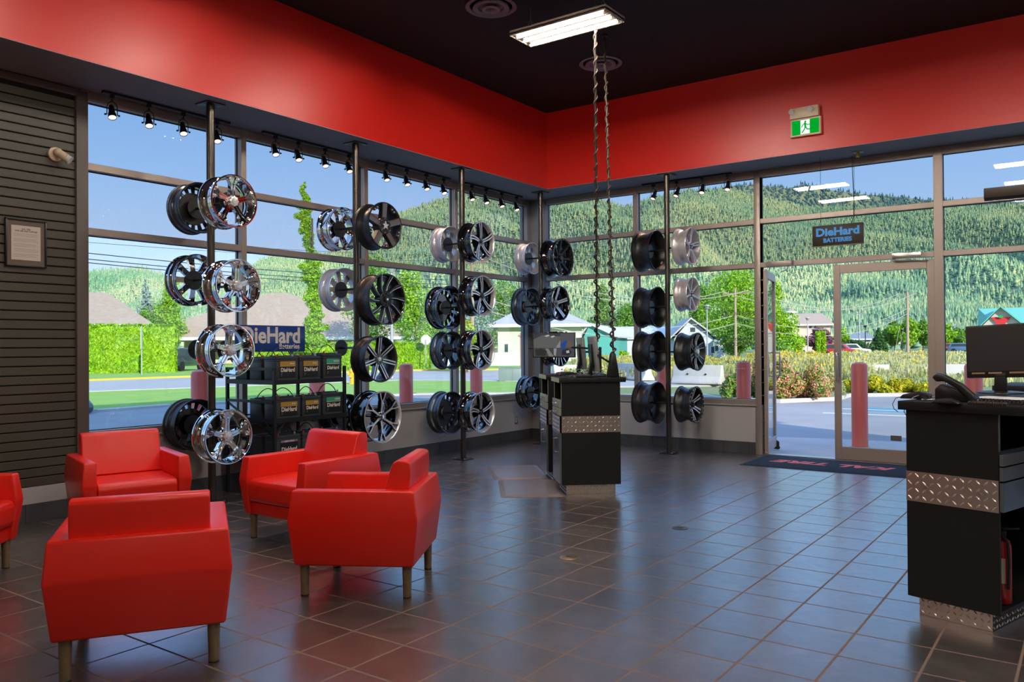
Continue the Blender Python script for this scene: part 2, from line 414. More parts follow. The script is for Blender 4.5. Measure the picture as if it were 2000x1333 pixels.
# slat wall ---------------------------------------------------------
mb = MB(); z = .285
while z < 3.42:
    mb.box(-.028, -.004, Y2, -6.66, z, z+.066); z += .0735
sl = struct('wall_left_slats', mb, SLAT, bevel=.004, seg=1)
struct('wall_left_slat_backing', MB().box(-.03, -.022, Y2, -6.655, .28, 3.49), SLATGAP)
struct('trim_8', MB().box(-.03, .022, -6.672, -6.575, .28, 3.52).box(-.03, .022, Y2, -6.672, 3.47, 3.53), mat('taupe_frame_paint', (.135, .11, .095, 1), .5), bevel=.003)
# ================================================================== CEILING THINGS
def light_fixture(x0, y0, z, label, group='suspended fluorescent lights', w=1.03, d=.36, rz=0):
    t = thing('fluorescent_light', label, 'ceiling light', (x0, y0, z), rz, group)
    b = MB(); b.box(0, w, 0, d, .012, .05); b.box(0, w, 0, .006, 0, .03).box(0, w, d-.006, d, 0, .03).box(0, .006, 0, d, 0, .03).box(w-.006, w, 0, d, 0, .03)
    b.box(.42, .62, .10, .26, .05, .085)
    b.build('housing', mat('fixture_housing', (.42, .36, .32, 1), .45), t, bevel=.002, seg=1)
    rf = MB(); n = 3
    for i in range(n):
        yc = d*(i+.5)/n; rf.prism([(-.055, 0), (-.03, .012), (.03, .012), (.055, 0), (.03, .010), (-.03, .010)], .02, w-.02, frame_M((0, yc, .0), (0, 1, 0), (0, 0, 1), (1, 0, 0)))
    rf.build('reflector', mat('fixture_reflector', (.14, .11, .08, 1), .5, .4), t)
    for i in range(n):
        yc = d*(i+.5)/n
        MB().cyl((.05, yc, -.002), (w-.05, yc, -.002), .0125, n=10).build('tube_lamp', TUBE, t)
        e = MB()
        for xx in (.03, w-.05): e.cyl((xx, yc, -.002), (xx+.02, yc, -.002), .0135, n=10)
        e.build('lamp_holder', BEIGE, t)
    wz = CEI - z
    for xx in (.12, w-.12):
        MB().tube([(xx, .10, .05), (xx, d/2, .05+wz*.45), (xx, d/2, wz)], .0018, 5).tube([(xx, d-.10, .05), (xx, d/2, .05+wz*.45)], .0018, 5).build('suspension_wire', STEEL, t)
    return t
light_fixture(2.38, -3.81, 4.30, 'three tube fluorescent light hanging in the dark ceiling beside the hanging cords')
for i, (x, y) in enumerate(((2.2, -5.65), (2.2, -7.3), (5.45, -5.65), (5.45, -7.45), (8.6, -5.65), (8.6, -3.4), (5.45, -9.6), (8.6, -8.5), (.9, -12.4), (8.6, -12))):
    light_fixture(x, y, 4.30, 'three tube fluorescent light further along the ceiling, outside the photo', 'fluorescent lights out of frame')
def diffuser(x, y, label):
    t = thing('ceiling_vent', label, 'vent', (x, y, CEI), 0, 'round ceiling vents')
    DM = mat('diffuser_grey', (.30, .24, .27, 1), .5)
    M = frame_M((0, 0, 0), (0, 0, -1), (1, 0, 0))
    MB().lathe([(0, .235), (.012, .245), (.02, .235), (.012, .205), (0, .20)], M, 48).build('outer_ring', DM, t)
    MB().lathe([(.002, .165), (.028, .175), (.034, .165), (.02, .125), (.006, .12)], M, 48).build('middle_ring', DM, t)
    MB().lathe([(.01, .0), (.01, .03), (.038, .05), (.042, .085), (.036, .09), (.016, .06), (.004, .02)], M, 40).build('inner_cone', DM, t)
v1 = bz(959, 12, CEI); v2 = bz(1173, 123, CEI)
diffuser(v1.x, v1.y, 'round grey ceiling vent at the top edge, left of the fluorescent light'); diffuser(v2.x, v2.y, 'round grey ceiling vent behind the two hanging cords')
# track lights ------------------------------------------------------
def track(p0, p1, label, heads, tdir):
    p0 = Vector(p0); p1 = Vector(p1); d = (p1-p0).normalized(); L = (p1-p0).length; side = d.cross(Vector((0, 0, 1)))
    t = thing('track_light_rail', label, 'track rail', p0, math.atan2(d.y, d.x), 'black track light rails')
    MB().box(0, L, -.017, .017, -.02, 0).build('rail', PLASTIC, t, bevel=.002, seg=1)
    MB().box(-.012, .0, -.019, .019, -.021, 0).build('end_cap', PLASTIC, t); MB().box(L, L+.012, -.019, .019, -.021, 0).build('end_cap', PLASTIC, t)
    return t
def head_mesh():
    pass
HEADS = []
def spot_head(p, aim, label, first=[None]):
    if first[0] is None:
        t = thing('track_spotlight', label, 'spotlight', p, 0, 'track spotlights')
        MB().box(-.022, .022, -.016, .016, -.035, 0).cyl((0, 0, -.06), (0, 0, -.035), .010).build('adapter', PLASTIC, t, bevel=.002, seg=1)
        yk = []
        for i in range(13):
            a = PI*i/12; yk.append((0, .040*math.cos(a), -.105+.045*math.sin(a)))
        yk = [(0, .040, -.17)] + yk + [(0, -.040, -.17)]
        MB().tube(yk, .0042, 8).build('yoke', PLASTIC, t)
        k = MB(); k.cyl((0, .045, -.17), (0, .060, -.17), .008, n=8).cyl((0, -.045, -.17), (0, -.060, -.17), .008, n=8); k.build('knob', PLASTIC, t)
        M = Matrix.Translation((0, 0, -.17)) @ Matrix.Rotation(math.radians(62), 4, 'Y')   # local +X = beam
        can = MB().lathe([(-.10, .0), (-.10, .018), (-.075, .023), (-.03, .026), (-.005, .033), (.03, .034), (.03, .030), (.0, .028)], M, 20).build('lamp_can', PLASTIC, t)
        MB().lathe([(.024, .0), (.024, .0295), (.012, .029)], M, 20).build('lit_bulb', BULB, t)
        first[0] = t
    else:
        t = copy_tree(first[0]); t['label'] = label
    t.location = p; t.rotation_euler = (0, 0, math.atan2(aim[1], aim[0]))
    HEADS.append(t)
    L = bpy.data.lights.new('spot_beam', 'SPOT'); L.energy = 14; L.color = (1, .62, .40); L.spot_size = math.radians(62); L.spot_blend = .7; L.shadow_soft_size = .03
    o = bpy.data.objects.new('spot_beam', L); COL.objects.link(o)
    a = Vector((aim[0], aim[1], 0)).normalized()*math.cos(math.radians(62)) + Vector((0, 0, -math.sin(math.radians(62))))
    o.location = Vector(p) + Vector((0, 0, -.17)) + a*.04
    o.rotation_euler = a.to_track_quat('-Z', 'Y').to_euler()
    return t
ZT = SOF-.001
tr_px = [((203, 186), (446, 246), (221, 293, 360, 426), 'left of the first pole'), ((515, 264), (692, 305), (540, 585, 637, 684), 'between the first and second poles'),
         ((739, 321), (877, 352), (757, 797, 835, 869), 'between the second and third poles'), ((910, 366), (1018, 392), (924, 952, 982, 1011), 'between the third pole and the corner')]
ordn = ['first', 'second', 'third', 'fourth']
for n, (a, b, hs, wh) in enumerate(tr_px):
    ya = bx(a[0], a[1], .12).y; yb = bx(b[0], b[1], .12).y
    track((.12, ya, ZT), (.12, yb, ZT), 'black track rail under the soffit %s' % wh, 4, None)
    for i, hx in enumerate(hs):
        yy = bx(hx-2, (a[1]+b[1])/2, .12).y
        spot_head((.12, yy, ZT-.02), (1, -.35), 'black track spotlight, %s on the rail %s' % (ordn[i], wh.replace('between the ', 'between ').replace('the third pole and the corner', 'third pole and corner')))
xa = by(1256, 366, -.12).x; xb = by(1427, 346, -.12).x
track((xa, -.12, ZT), (xb, -.12, ZT), 'black track rail under the soffit beside the pole left of the door', 4, None)
for i, hx in enumerate((1276, 1321, 1371, 1421)):
    spot_head((by(hx, 360, -.12).x, -.12, ZT-.02), (-.35 if i < 2 else .1, -1), 'black track spotlight, %s on the rail left of the door' % ordn[i])
# ================================================================== WALL THINGS
ex = thing('exit_sign', 'green running figure exit sign with two emergency lamps on the red bulkhead', 'exit sign', (4.045, YR-.002, 3.72))
MB().box(0, .335, -.05, 0, 0, .20).build('sign_box', BEIGE, ex, bevel=.006)
MB().box(.02, .315, -.053, -.049, .02, .18).build('sign_face', EXITG, ex)
MB().box(.115, .215, -.0545, -.0525, .022, .178).build('doorway_panel', EXITW, ex)
g = MB(); Mx = frame_M((.165, -.0560, .10), (1, 0, 0), (0, 0, 1), (0, -1, 0))
def limb(mb, pts, w, M, h=.001):
    for (a, b) in zip(pts[:-1], pts[1:]):
        a = Vector((a[0], a[1])); b = Vector((b[0], b[1])); d = (b-a).normalized()*w*.5; n = Vector((-d.y, d.x))
        mb.prism([tuple(a-d-n), tuple(b+d-n), tuple(b+d+n), tuple(a-d+n)], 0, h, M)
g.prism([(.004+.011*math.cos(2*PI*i/16), .058+.011*math.sin(2*PI*i/16)) for i in range(16)], 0, .001, Mx)
limb(g, [(.0, .038), (.004, -.005)], .022, Mx); limb(g, [(-.004, .036), (-.026, .022), (-.036, .0)], .010, Mx); limb(g, [(.006, .036), (.030, .018), (.046, .022)], .010, Mx)
limb(g, [(.002, -.006), (-.012, -.035), (-.032, -.06)], .013, Mx); limb(g, [(.006, -.006), (.026, -.030), (.052, -.034)], .013, Mx)
g.build('running_figure', EXITG, ex)
MB().box(.0, .315, -.07, 0, .205, .325).build('battery_box', BEIGE, ex, bevel=.006)
for i, x in enumerate((.03, .235)):
    M = frame_M((x, -.085, .285), (-.25+.2*i, -.85, -.45), (1, 0, 0))
    MB().lathe([(-.02, 0), (-.02, .02), (.012, .030), (.02, .030), (.02, .025)], M, 20).build('lamp_head', WHITE, ex)
    MB().lathe([(.014, 0), (.014, .025)], M, 16).build('lens', STEEL, ex)
text('maker_mark', 'EMERGI', frame_M((.18, -.0715, .222), (1, 0, 0), (0, 0, 1), (0, -1, 0)), PLASTIC, ex, size=.018) if False else None
# emergency light head on slat wall
el = thing('emergency_light', 'beige adjustable emergency light head fixed to the slatted wall', 'wall lamp', (.0, -6.835, 2.955))
MB().lathe([(0, .0), (0, .058), (.018, .056), (.03, .03), (.03, 0)], frame_M((0, 0, 0), (1, 0, 0), (0, 1, 0)), 24).build('mount_plate', BEIGE, el)
MB().sphere((.055, .0, .01), .034, 16).cyl((.055, 0, .01), (.10, .045, -.035), .030, .034, 18).build('lamp_arm', BEIGE, el)
MB().lathe([(0, 0), (.0, .03), (.035, .036), (.035, .03), (.03, 0)], frame_M((.10, .045, -.035), (.5, .62, -.6), (1, 0, .8)), 20).build('lamp_head', WHITE, el)
# framed notice
fr = thing('picture_frame', 'black framed notice with grey mat hung on the slatted wall', 'picture frame', (.0, -7.06, 2.21))
f = MB(); W2, H2 = .152, .188
f.box(0, .022, -W2, -W2+.012, -H2, H2).box(0, .022, W2-.012, W2, -H2, H2).box(0, .022, -W2, W2, -H2, -H2+.012).box(0, .022, -W2, W2, H2-.012, H2)
f.build('frame', PLASTIC, fr, bevel=.002)
MB().box(.002, .010, -W2+.01, W2-.01, -H2+.01, H2-.01).build('mat_board', mat('mat_board_brown', (.16, .12, .10, 1), .8), fr)
MB().box(.010, .012, -.108, .108, -.135, .135).build('paper', mat('notice_paper', (.66, .57, .53, 1), .8), fr)
Mf = lambda y, z: frame_M((.0125, y, z), (0, 1, 0), (0, 0, 1), (1, 0, 0))
INK = mat('dark_ink', (.06, .05, .05, 1), .8); INK2 = mat('grey_ink', (.42, .36, .33, 1), .8)
text('heading', 'KAL TIRE', Mf(0, .108), INK, fr, size=.016, ext=.0002, bold=.0004)
text('heading', 'OUR AIM AND PURPOSE', Mf(0, .092), INK, fr, size=.015, ext=.0002, bold=.0004)
lines = MB()
for k in range(19):
    zz = .070-.010*k
    if k % 4 == 3: continue
    lines.box(.0122, .0124, -.095+.01*R_.random(), .095-.03*R_.random(), zz, zz+.003)
lines.build('printed_lines', INK2, fr)
# wall outlet
wo = thing('wall_outlet', 'small steel duplex outlet on the low wall by the corner', 'outlet', (.0, -.41, .30))
MB().box(0, .005, -.036, .036, -.058, .058).build('cover_plate', STEEL, wo, bevel=.002)
for z in (.022, -.022): MB().box(.005, .007, -.016, .016, z-.014, z+.014).build('socket', WHITE, wo, bevel=.003)
# floor outlets
for i, (px, py, mm, lab) in enumerate(((1112, 1089, BRASS, 'round brass floor cover plate in front of the small black counter'), (1329, 1032.5, mat('dull_cover', (.10, .10, .10, 1), .35, .6), 'round grey floor cover plate in the open tiled floor'))):
    p = bz(px, py, 0); fo = thing('floor_outlet', lab, 'floor outlet', (p.x, p.y, 0))
    r = .062
    MB().lathe([(0, 0), (.003, 0), (.004, r-.006), (.001, r), (0, r)], frame_M((0, 0, 0), (0, 0, 1), (1, 0, 0)), 32).build('cover', mm, fo)
    MB().box(-.02, .02, -.004, .004, .004, .0052).build('slot', PLASTIC, fo)
# rug ---------------------------------------------------------------
rg = thing('door_mat', 'navy entrance mat with pink red lettering in front of the glass doors', 'mat', (4.375, -.50, 0), 0.0)
pts = [(-.82, -.455), (.875, -.455), (.875, .43), (-.82, .43)]
MB().prism(pts, 0, .008, Matrix.Identity(4)).build('pile', RUG, rg, bevel=.003)
mb = MB(); mb.box(-.845, -.82, -.48, .455, 0, .004).box(.875, .90, -.48, .455, 0, .004).box(-.82, .875, -.48, -.455, 0, .004).box(-.82, .875, .43, .455, 0, .004)
mb.build('rubber_border', RUBBER, rg)
text('lettering', 'KAL TIRE', frame_M((.03, .04, .0085), (-1, 0, 0), (0, -1, 0), (0, 0, 1)) @ Matrix(((1, .35, 0, 0), (0, 1, 0, 0), (0, 0, 1, 0), (0, 0, 0, 1))), RUGTXT, rg, size=.27, bold=.012, ext=.0006, sx=1.16)
# anti-fatigue mats
def quad_mat(a, b, c, label):
    a = Vector(a); b = Vector(b); c = Vector(c); e1 = (b-a); e2 = (c-a); e2 = e2 - e1*(e1.dot(e2)/e1.length_squared)
    w = e1.length; l = e2.length; t = thing('anti_fatigue_mat', label, 'mat', a, math.atan2(e1.y, e1.x), 'standing mats by the counter')
    k = .05; h = .016
    mb = MB(); vs = [(0, 0, 0), (w, 0, 0), (w, l, 0), (0, l, 0), (k, k, h), (w-k, k, h), (w-k, l-k, h), (k, l-k, h)]
    mb.add(vs, [(4, 5, 6, 7), (0, 1, 5, 4), (1, 2, 6, 5), (2, 3, 7, 6), (3, 0, 4, 7), (3, 2, 1, 0)])
    mb.build('cushion', MATGREY, t, bevel=.004)
quad_mat(bz(978, 973), bz(1105, 971), bz(956, 940), 'grey standing mat beside the small black counter, nearer of the two')
quad_mat(bz(966, 939), bz(1076, 936), bz(955, 912), 'grey standing mat beside the small black counter, farther of the two')
# hanging DieHard sign ----------------------------------------------
sg = thing('hanging_sign', 'small brown box sign reading DieHard BATTERIES in blue, hung above the doors', 'sign', (4.175, -.30, 2.505), math.radians(-1))
BRN = mat('dark_brown_sign', (.028, .018, .010, 1), .5)
MB().box(0, .555, 0, .055, 0, .235).build('sign_box', BRN, sg, bevel=.003)
MB().box(.002, .553, -.0, .056, -.004, 0).build('bottom_trim', mat('pale_trim', (.5, .42, .2, 1), .5), sg)
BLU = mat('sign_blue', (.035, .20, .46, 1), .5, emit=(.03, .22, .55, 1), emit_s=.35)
Ms = lambda x, z: frame_M((x, -.001, z), (1, 0, 0), (0, 0, 1), (0, -1, 0))
text('lettering', 'DieHard', Ms(.28, .152), BLU, sg, size=.125, bold=.005, ext=.001, sx=1.1)
text('lettering', 'BATTERIES', Ms(.28, .058), BLU, sg, size=.066, bold=.003, ext=.001)
for x in (.09, .46):
    c = MB()
    for k in range(40):
        z = .235+k*.0205
        M = Matrix.Translation((x, .028, z)) @ Matrix.Rotation(PI/2*(k % 2), 4, 'Z')
        pts = [M @ Vector((.005*math.cos(a), 0, .013*math.sin(a))) for a in [2*PI*i/6 for i in range(7)]]
        c.tube(pts, .0012, 4)
    c.build('hanging_chain', PLASTIC, sg)
pc = [(.43, .03, .235), (.45, .03, .30), (.455, .035, .5), (.445, .03, .8), (.44, .03, 1.0), (.47, .02, .96), (.50, .02, .97), (.51, .02, 1.03)]
MB().tube(pc, .0045, 6).build('power_cord', PLASTIC, sg)
js = thing('ceiling_receptacle', 'white and yellow power socket under the soffit above the hanging sign', 'socket', (4.68, -.28, SOF))
MB().box(-.055, .055, -.04, .04, -.006, 0).build('plate', WHITE, js)
MB().cyl((0, 0, -.06), (0, 0, -.006), .02).build('plug', mat('yellow_plug', (.5, .38, .04, 1), .5), js)
# dark hanging display at right edge
hd = thing('hanging_display', 'dark brown rail shaped display housing hanging at the right edge', 'display', (6.30, -4.29, 2.255), math.radians(2))
MB().prism([(0, .0), (.045, -.012), (.085, .0), (.085, .05), (.07, .062), (0, .062)], 0, 1.3, frame_M((0, 0, 0), (0, 1, 0), (0, 0, 1), (1, 0, 0))).build('housing', BRN, hd, bevel=.004)
for x in (.3, 1.0): MB().tube([(x, .04, .06), (x, .04, CEI-2.26)], .004, 6).build('hanging_rod', PLASTIC, hd)
# reversed lettering on the window left of the door
for s, px, py, h, lab in (('BUSINESS HOURS', 1452, 613, .075, 'small reversed BUSINESS HOURS lettering on the window beside the door'), ('MON - FRI', 1459, 626, .06, 'small reversed MON - FRI lettering on the window beside the door'),
                     ('EMERGENCY', 1446, 664, .065, 'small reversed EMERGENCY lettering on the window beside the door'), ('AFTER HOURS', 1446, 673, .055, 'small reversed AFTER HOURS lettering on the window beside the door'), ('kaltire.com', 1440, 707, .075, 'small reversed kaltire.com lettering on the window beside the door')):
    p = by(px, py, .0685)
    t = text('window_lettering', s, frame_M((p.x, .0685, p.z), (-1, 0, 0), (0, 0, 1), (0, 1, 0)), mat('vinyl_lettering', (.09, .09, .09, 1), .6), None, size=h, ext=.0003)
    tag(t, lab, 'lettering', 'window lettering')
# ================================================================== WHEELS
I4 = Matrix.Identity(4)
def spoke_mb(st, R, da=0., sweep=0., groove=False):
    """st: (rho, halfwidth rho, x front, thickness, angle deg); returns MB lofted along +Z radius, axis +X"""
    mb = MB(); rings = []
    for (rho, hw, xf, th, a) in st:
        a = math.radians(a+da); rr = rho*R; w = hw*R; ca, sa = math.cos(a), math.sin(a)
        def P(t, x): return Vector((x, rr*sa + t*ca, rr*ca - t*sa))
        if groove: rings.append([P(-w, xf-.004), P(-w*.86, xf), P(-w*.30, xf), P(-w*.18, xf-.009), P(w*.18, xf-.009), P(w*.30, xf), P(w*.86, xf), P(w, xf-.004), P(w*1.12, xf-th), P(-w*1.12, xf-th)])
        else: rings.append([P(-w, xf-.003), P(-w*.8, xf), P(w*.8, xf), P(w, xf-.003), P(w*1.15, xf-th), P(-w*1.15, xf-th)])
    n = len(rings[0]); o = len(mb.v)
    for r in rings: mb.v += [tuple(v) for v in r]
    for j in range(len(rings)-1):
        for i in range(n):
            i2 = (i+1) % n
            mb.f.append((j*n+i, j*n+i2, (j+1)*n+i2, (j+1)*n+i))
            face = (i == 1) if not groove else (i in (1, 5))
            mb.m.append(1 if face else 0)
    mb.f.append(tuple(range(n))); mb.m.append(0); mb.f.append(tuple((len(rings)-1)*n+i for i in range(n))); mb.m.append(0)
    return mb
def merge(a, b):
    o = len(a.v); a.v += b.v; a.f += [tuple(i+o for i in f) for f in b.f]; a.m += b.m; return a
WPROTO = {}
def wheel(key, kind, R, W, body, face, lip, cap, loc, dirx, label, barrel=None, rot=0., group=None):
    """kind -> spoke recipe.  dirx=+1 faces +X, -1 faces -X"""
    t = thing('wheel_rim', label, 'wheel rim', loc, 0 if dirx > 0 else PI, group)
    barrel = barrel or body
    if key in WPROTO:
        for ch in WPROTO[key].children:
            copy_tree(ch, t)
        return t
    WPROTO[key] = t
    prof = [(-.004, .945*R), (0, .962*R), (0, .995*R), (-.003, R), (-.012, R), (-.016, .955*R), (-.052, .945*R), (-.066, .885*R), (-.075, .87*R), (-W*.5, .862*R), (-W*.62, .862*R), (-W*.66, .885*R), (-W+.06, .90*R), (-W+.05, .935*R), (-W+.018, .955*R),
            (-W+.013, R), (-W+.003, R), (-W, .985*R), (-W+.003, .955*R), (-W+.03, .925*R), (-W+.06, .885*R), (-W*.6, .835*R), (-.085, .84*R), (-.06, .89*R), (-.02, .915*R)]
    ob = MB().lathe(prof, I4, 56, closed=True)
    n = 56
    for k in range(len(ob.f)):
        j = k//n
        ob.m[k] = 1 if j in (0, 1, 2, 24, 23) else 0
    ob.build('barrel', [barrel, lip], t)
    def hub(r, x0, x1, mat_, name='hub', n=32, ch=.004):
        return MB().lathe([(x0, 0), (x0, r*.98), (x1-ch, r), (x1, r-ch), (x1, 0)], I4, n).build(name, mat_, t)
    def nuts(n, rr, x, mt, r=.008, nm='lug_nut', off=0.):
        me = None
        for i in range(n):
            a = 2*PI*i/n+off
            if me is None: me = MB().cyl((x-.004, 0, 0), (x+.010, 0, 0), r, r*.8, n=6).mesh(nm, mt)
            o = link(nm, me, t); o.location = (0, rr*math.sin(a), rr*math.cos(a))
    def spokes(n, sts, mats, off=0., groove=False, split=None):
        me = None
        for i in range(n):
            if me is None:
                s = MB()
                for (st, da) in sts: merge(s, spoke_mb(st, R, da, groove=groove))
                me = s.mesh('spoke', mats, sharp=28)
            o = link('spoke', me, t); o.rotation_euler = (-(2*PI*i/n+off), 0, 0)
    if kind == 'star':
        st = [(.17, .13, -.030, .05, 0), (.30, .105, -.028, .045, 0), (.50, .10, -.026, .04, 0), (.66, .12, -.022, .035, 0), (.76, .20, -.018, .03, 0), (.86, .30, -.014, .025, 0), (.925, .33, -.012, .02, 0)]
        spokes(5, [(st, 0)], [body, face], groove=True)
        hub(.31*R, -.10, -.045, body)
        o = MB()
        pts = []
        for i in range(48):
            a = 2*PI*i/48; r = .185*R*(1+.09*math.cos(8*a)); pts.append((r*math.cos(a), r*math.sin(a)))
        o.prism(pts, -.05, -.006, frame_M((0, 0, 0), (0, 1, 0), (0, 0, 1), (1, 0, 0))).build('center_cap', cap, t, bevel=.004)
        MB().lathe([(-.006, 0), (-.006, .11*R), (.0, .10*R), (.002, 0)], I4, 24).build('cap_badge', MACH, t)
        nuts(5, .25*R, -.04, body, .011, off=PI/5)
        for s in (-1, 1):
            for i in range(5):
                a = 2*PI*i/5+s*.20
                o = MB().lathe([(-.016, 0), (-.016, .011), (-.006, .010), (-.005, .006), (-.009, .005), (-.009, 0)], I4, 12).build('rivet', cap, t); o.location = (0, .845*R*math.sin(a), .845*R*math.cos(a))
    elif kind == 'wide5':
        st = [(.22, .15, -.02, .05, 0), (.6, .145, -.010, .045, 0), (.96, .16, -.002, .03, 0)]
        spokes(5, [(st, 0)], [body, face])
        hub(.36*R, -.09, -.008, cap)
        s5 = []
        for i in range(10):
            a = PI*i/5; r = (.20 if i % 2 == 0 else .085)*R; s5.append((r*math.sin(a), r*math.cos(a)))
        MB().prism(s5, -.004, .006, frame_M((0, 0, 0), (0, 1, 0), (0, 0, 1), (1, 0, 0))).build('star_emblem', MACH, t)
        nuts(8, .29*R, -.012, STEEL, .007)
        for i in range(5):
            a = 2*PI*i/5+PI/5
            M = Matrix.Rotation(-a, 4, 'X')
            MB().prism([(-.22*R, .93*R), (.22*R, .93*R), (.12*R, .80*R), (-.12*R, .80*R)], -.03, -.012, M @ frame_M((0, 0, 0), (0, 1, 0), (0, 0, 1), (1, 0, 0))).build('rim_gusset', body, t)
            for s in (-1, 1):
                b = a+s*.09; o = MB().cyl((-.014, 0, 0), (-.004, 0, 0), .007, n=8).build('rivet', MACH, t); o.location = (0, .865*R*math.sin(b), .865*R*math.cos(b))
    elif kind == 'blade':
        st = [(.22, .035, -.035, .05, 0), (.45, .045, -.028, .05, 7), (.7, .06, -.018, .045, 13), (.95, .085, -.004, .035, 17)]
        spokes(10, [(st, 0)], [body, body])
        # milled edges on alternate blades
        ed = [(.34, .008, -.028, .006, 6.5), (.6, .009, -.017, .006, 12.5), (.95, .012, -.001, .006, 19.5)]
        spokes(10, [(ed, 0)], [face, face])
        hub(.30*R, -.10, -.02, body); nuts(8, .22*R, -.02, body, .009)
        MB().lathe([(-.03, 0), (-.03, .14*R), (-.002, .12*R), (.0, 0)], I4, 24).build('center_cap', cap, t)
        MB().box(-.001, .002, -.012, .012, -.010, .010).build('cap_badge', MACH, t)
    elif kind in ('seven2', 'five2', 'five2dish', 'silver5'):
        n = 7 if kind == 'seven2' else 5
        if kind == 'seven2': off = .058; st = lambda s: [(.20, .034, -.035, .05, s*14), (.5, .036, -.022, .045, s*7), (.93, .042, -.008, .03, s*3.6)]
        elif kind == 'five2': st = lambda s: [(.14, .040, -.030, .05, s*18+0), (.35, .042, -.024, .05, s*8.5-1), (.6, .043, -.018, .045, s*6-3.5), (.8, .046, -.012, .04, s*5.2-7), (.945, .052, -.006, .03, s*4.9-10.5)]
        elif kind == 'five2dish': st = lambda s: [(.2, .050, -.085, .05, s*14), (.5, .050, -.055, .05, s*6.5), (.93, .056, -.020, .03, s*3.9)]
        else: st = lambda s: [(.16, .038, -.030, .05, s*15), (.4, .040, -.024, .045, s*7), (.7, .044, -.016, .04, s*5.8+2), (.945, .054, -.006, .03, s*6+5)]
        spokes(n, [(st(1), 0), (st(-1), 0)], [body, face])
        x = -.075 if kind == 'five2dish' else -.028
        hub(.24*R if kind != 'five2' else .19*R, x-.05, x, body); nuts(5, .155*R, x, STEEL if kind != 'silver5' else PLASTIC, .007)
        MB().lathe([(x-.01, 0), (x-.01, .10*R), (x+.006, .09*R), (x+.008, 0)], I4, 24).build('center_cap', cap, t)
    elif kind == 'six_y':
        a = [(.16, .05, -.03, .05, 0), (.40, .045, -.02, .05, 0), (.62, .06, -.014, .045, 0)]
        b = lambda s: [(.58, .03, -.014, .04, s*1.5), (.75, .032, -.008, .035, s*7), (.93, .04, -.004, .025, s*9)]
        spokes(6, [(a, 0), (b(1), 0), (b(-1), 0)], [body, face])
        hub(.2*R, -.08, -.03, body); nuts(6, .15*R, -.03, face, .008)
        MB().lathe([(-.03, 0), (-.03, .10*R), (-.012, .085*R), (-.010, 0)], I4, 24).build('center_cap', cap, t)
    elif kind == 'rivet8':
        st = [(.2, .07, -.07, .05, 0), (.5, .055, -.05, .05, 0), (.9, .08, -.03, .03, 0)]
        spokes(8, [(st, 0)], [body, face]); hub(.27*R, -.12, -.06, body); nuts(8, .2*R, -.06, body, .009)
        MB().lathe([(-.06, 0), (-.06, .15*R), (-.03, .13*R), (-.028, 0)], I4, 24).build('center_cap', cap, t)
        for i in range(24):
            a = 2*PI*i/24; o = MB().cyl((-.004, 0, 0), (.004, 0, 0), .006, n=6).build('rivet', STEEL, t) if i == 0 else link('rivet', o0, t)
            if i == 0: o0 = o.data
            o.location = (0, .935*R*math.sin(a), .935*R*math.cos(a))
        MB().lathe([(-.006, .90*R), (-.002, .955*R), (-.02, .95*R), (-.02, .90*R)], I4, 56, closed=True).build('outer_ring', body, t)
    elif kind == 'multi':
        st = [(.18, .026, -.03, .04, 0), (.93, .036, -.006, .025, 0)]
        spokes(15, [(st, 0)], [body, face]); hub(.21*R, -.08, -.028, body); nuts(5, .14*R, -.028, STEEL, .007)
        MB().lathe([(-.03, 0), (-.03, .09*R), (-.02, .08*R), (-.018, 0)], I4, 24).build('center_cap', cap, t)
    elif kind == 'silver7':
        st = [(.18, .07, -.03, .045, 0), (.5, .055, -.02, .04, 0), (.8, .06, -.012, .035, 0), (.93, .12, -.006, .03, 0)]
        spokes(7, [(st, 0)], [body, face]); hub(.25*R, -.08, -.026, body); nuts(5, .155*R, -.026, PLASTIC, .008)
        MB().lathe([(-.026, 0), (-.026, .09*R), (-.03, 0)], I4, 20).build('center_cap', PLASTIC, t)
    elif kind == 'six_wide':
        st = [(.24, .11, -.03, .05, 0), (.55, .12, -.035, .05, 4), (.80, .15, -.02, .04, 6), (.93, .19, -.006, .03, 7)]
        spokes(6, [(st, 0)], [body, body])
        ed = lambda s: [(.35, .012, -.028, .006, s*14+1), (.6, .012, -.030, .006, s*10.5+4), (.9, .016, -.005, .006, s*10+7)]
        spokes(6, [(ed(1), 0), (ed(-1), 0)], [face, face])
        hub(.34*R, -.10, -.018, cap); nuts(8, .25*R, -.02, face, .009)
        MB().lathe([(-.02, 0), (-.02, .15*R), (.004, .13*R), (.006, 0)], I4, 24).build('center_cap', face, t)
    elif kind == 'milled':
        st = lambda s: [(.22, .045, -.075, .05, s*16), (.5, .045, -.05, .05, s*8), (.86, .06, -.025, .03, s*7)]
        spokes(6, [(st(1), 0), (st(-1), 0)], [body, face]); hub(.28*R, -.13, -.07, body); nuts(6, .2*R, -.07, face, .009)
        MB().lathe([(-.07, 0), (-.07, .15*R), (-.035, .12*R), (-.033, 0)], I4, 24).build('center_cap', cap, t)
        o0 = None
        for i in range(24):
            a = 2*PI*i/24
            if o0 is None: o0 = MB().cyl((-.004, 0, 0), (.005, 0, 0), .007, n=6).mesh('rivet', MACH)
            o = link('rivet', o0, t); o.location = (0, .93*R*math.sin(a), .93*R*math.cos(a))
    elif kind in ('steel', 'mesh8'):
        if kind == 'steel':
            st = [(.60, .060, -.050, .012, 0), (.87, .085, -.040, .012, 0)]; n = 16; rd = .64
        else:
            st = [(.25, .10, -.05, .04, 0), (.55, .09, -.035, .04, 0), (.90, .13, -.02, .03, 0)]; n = 8; rd = .34
        spokes(n, [(st, 0)], [body, face]); hub(rd*R, -.065, -.050, body)
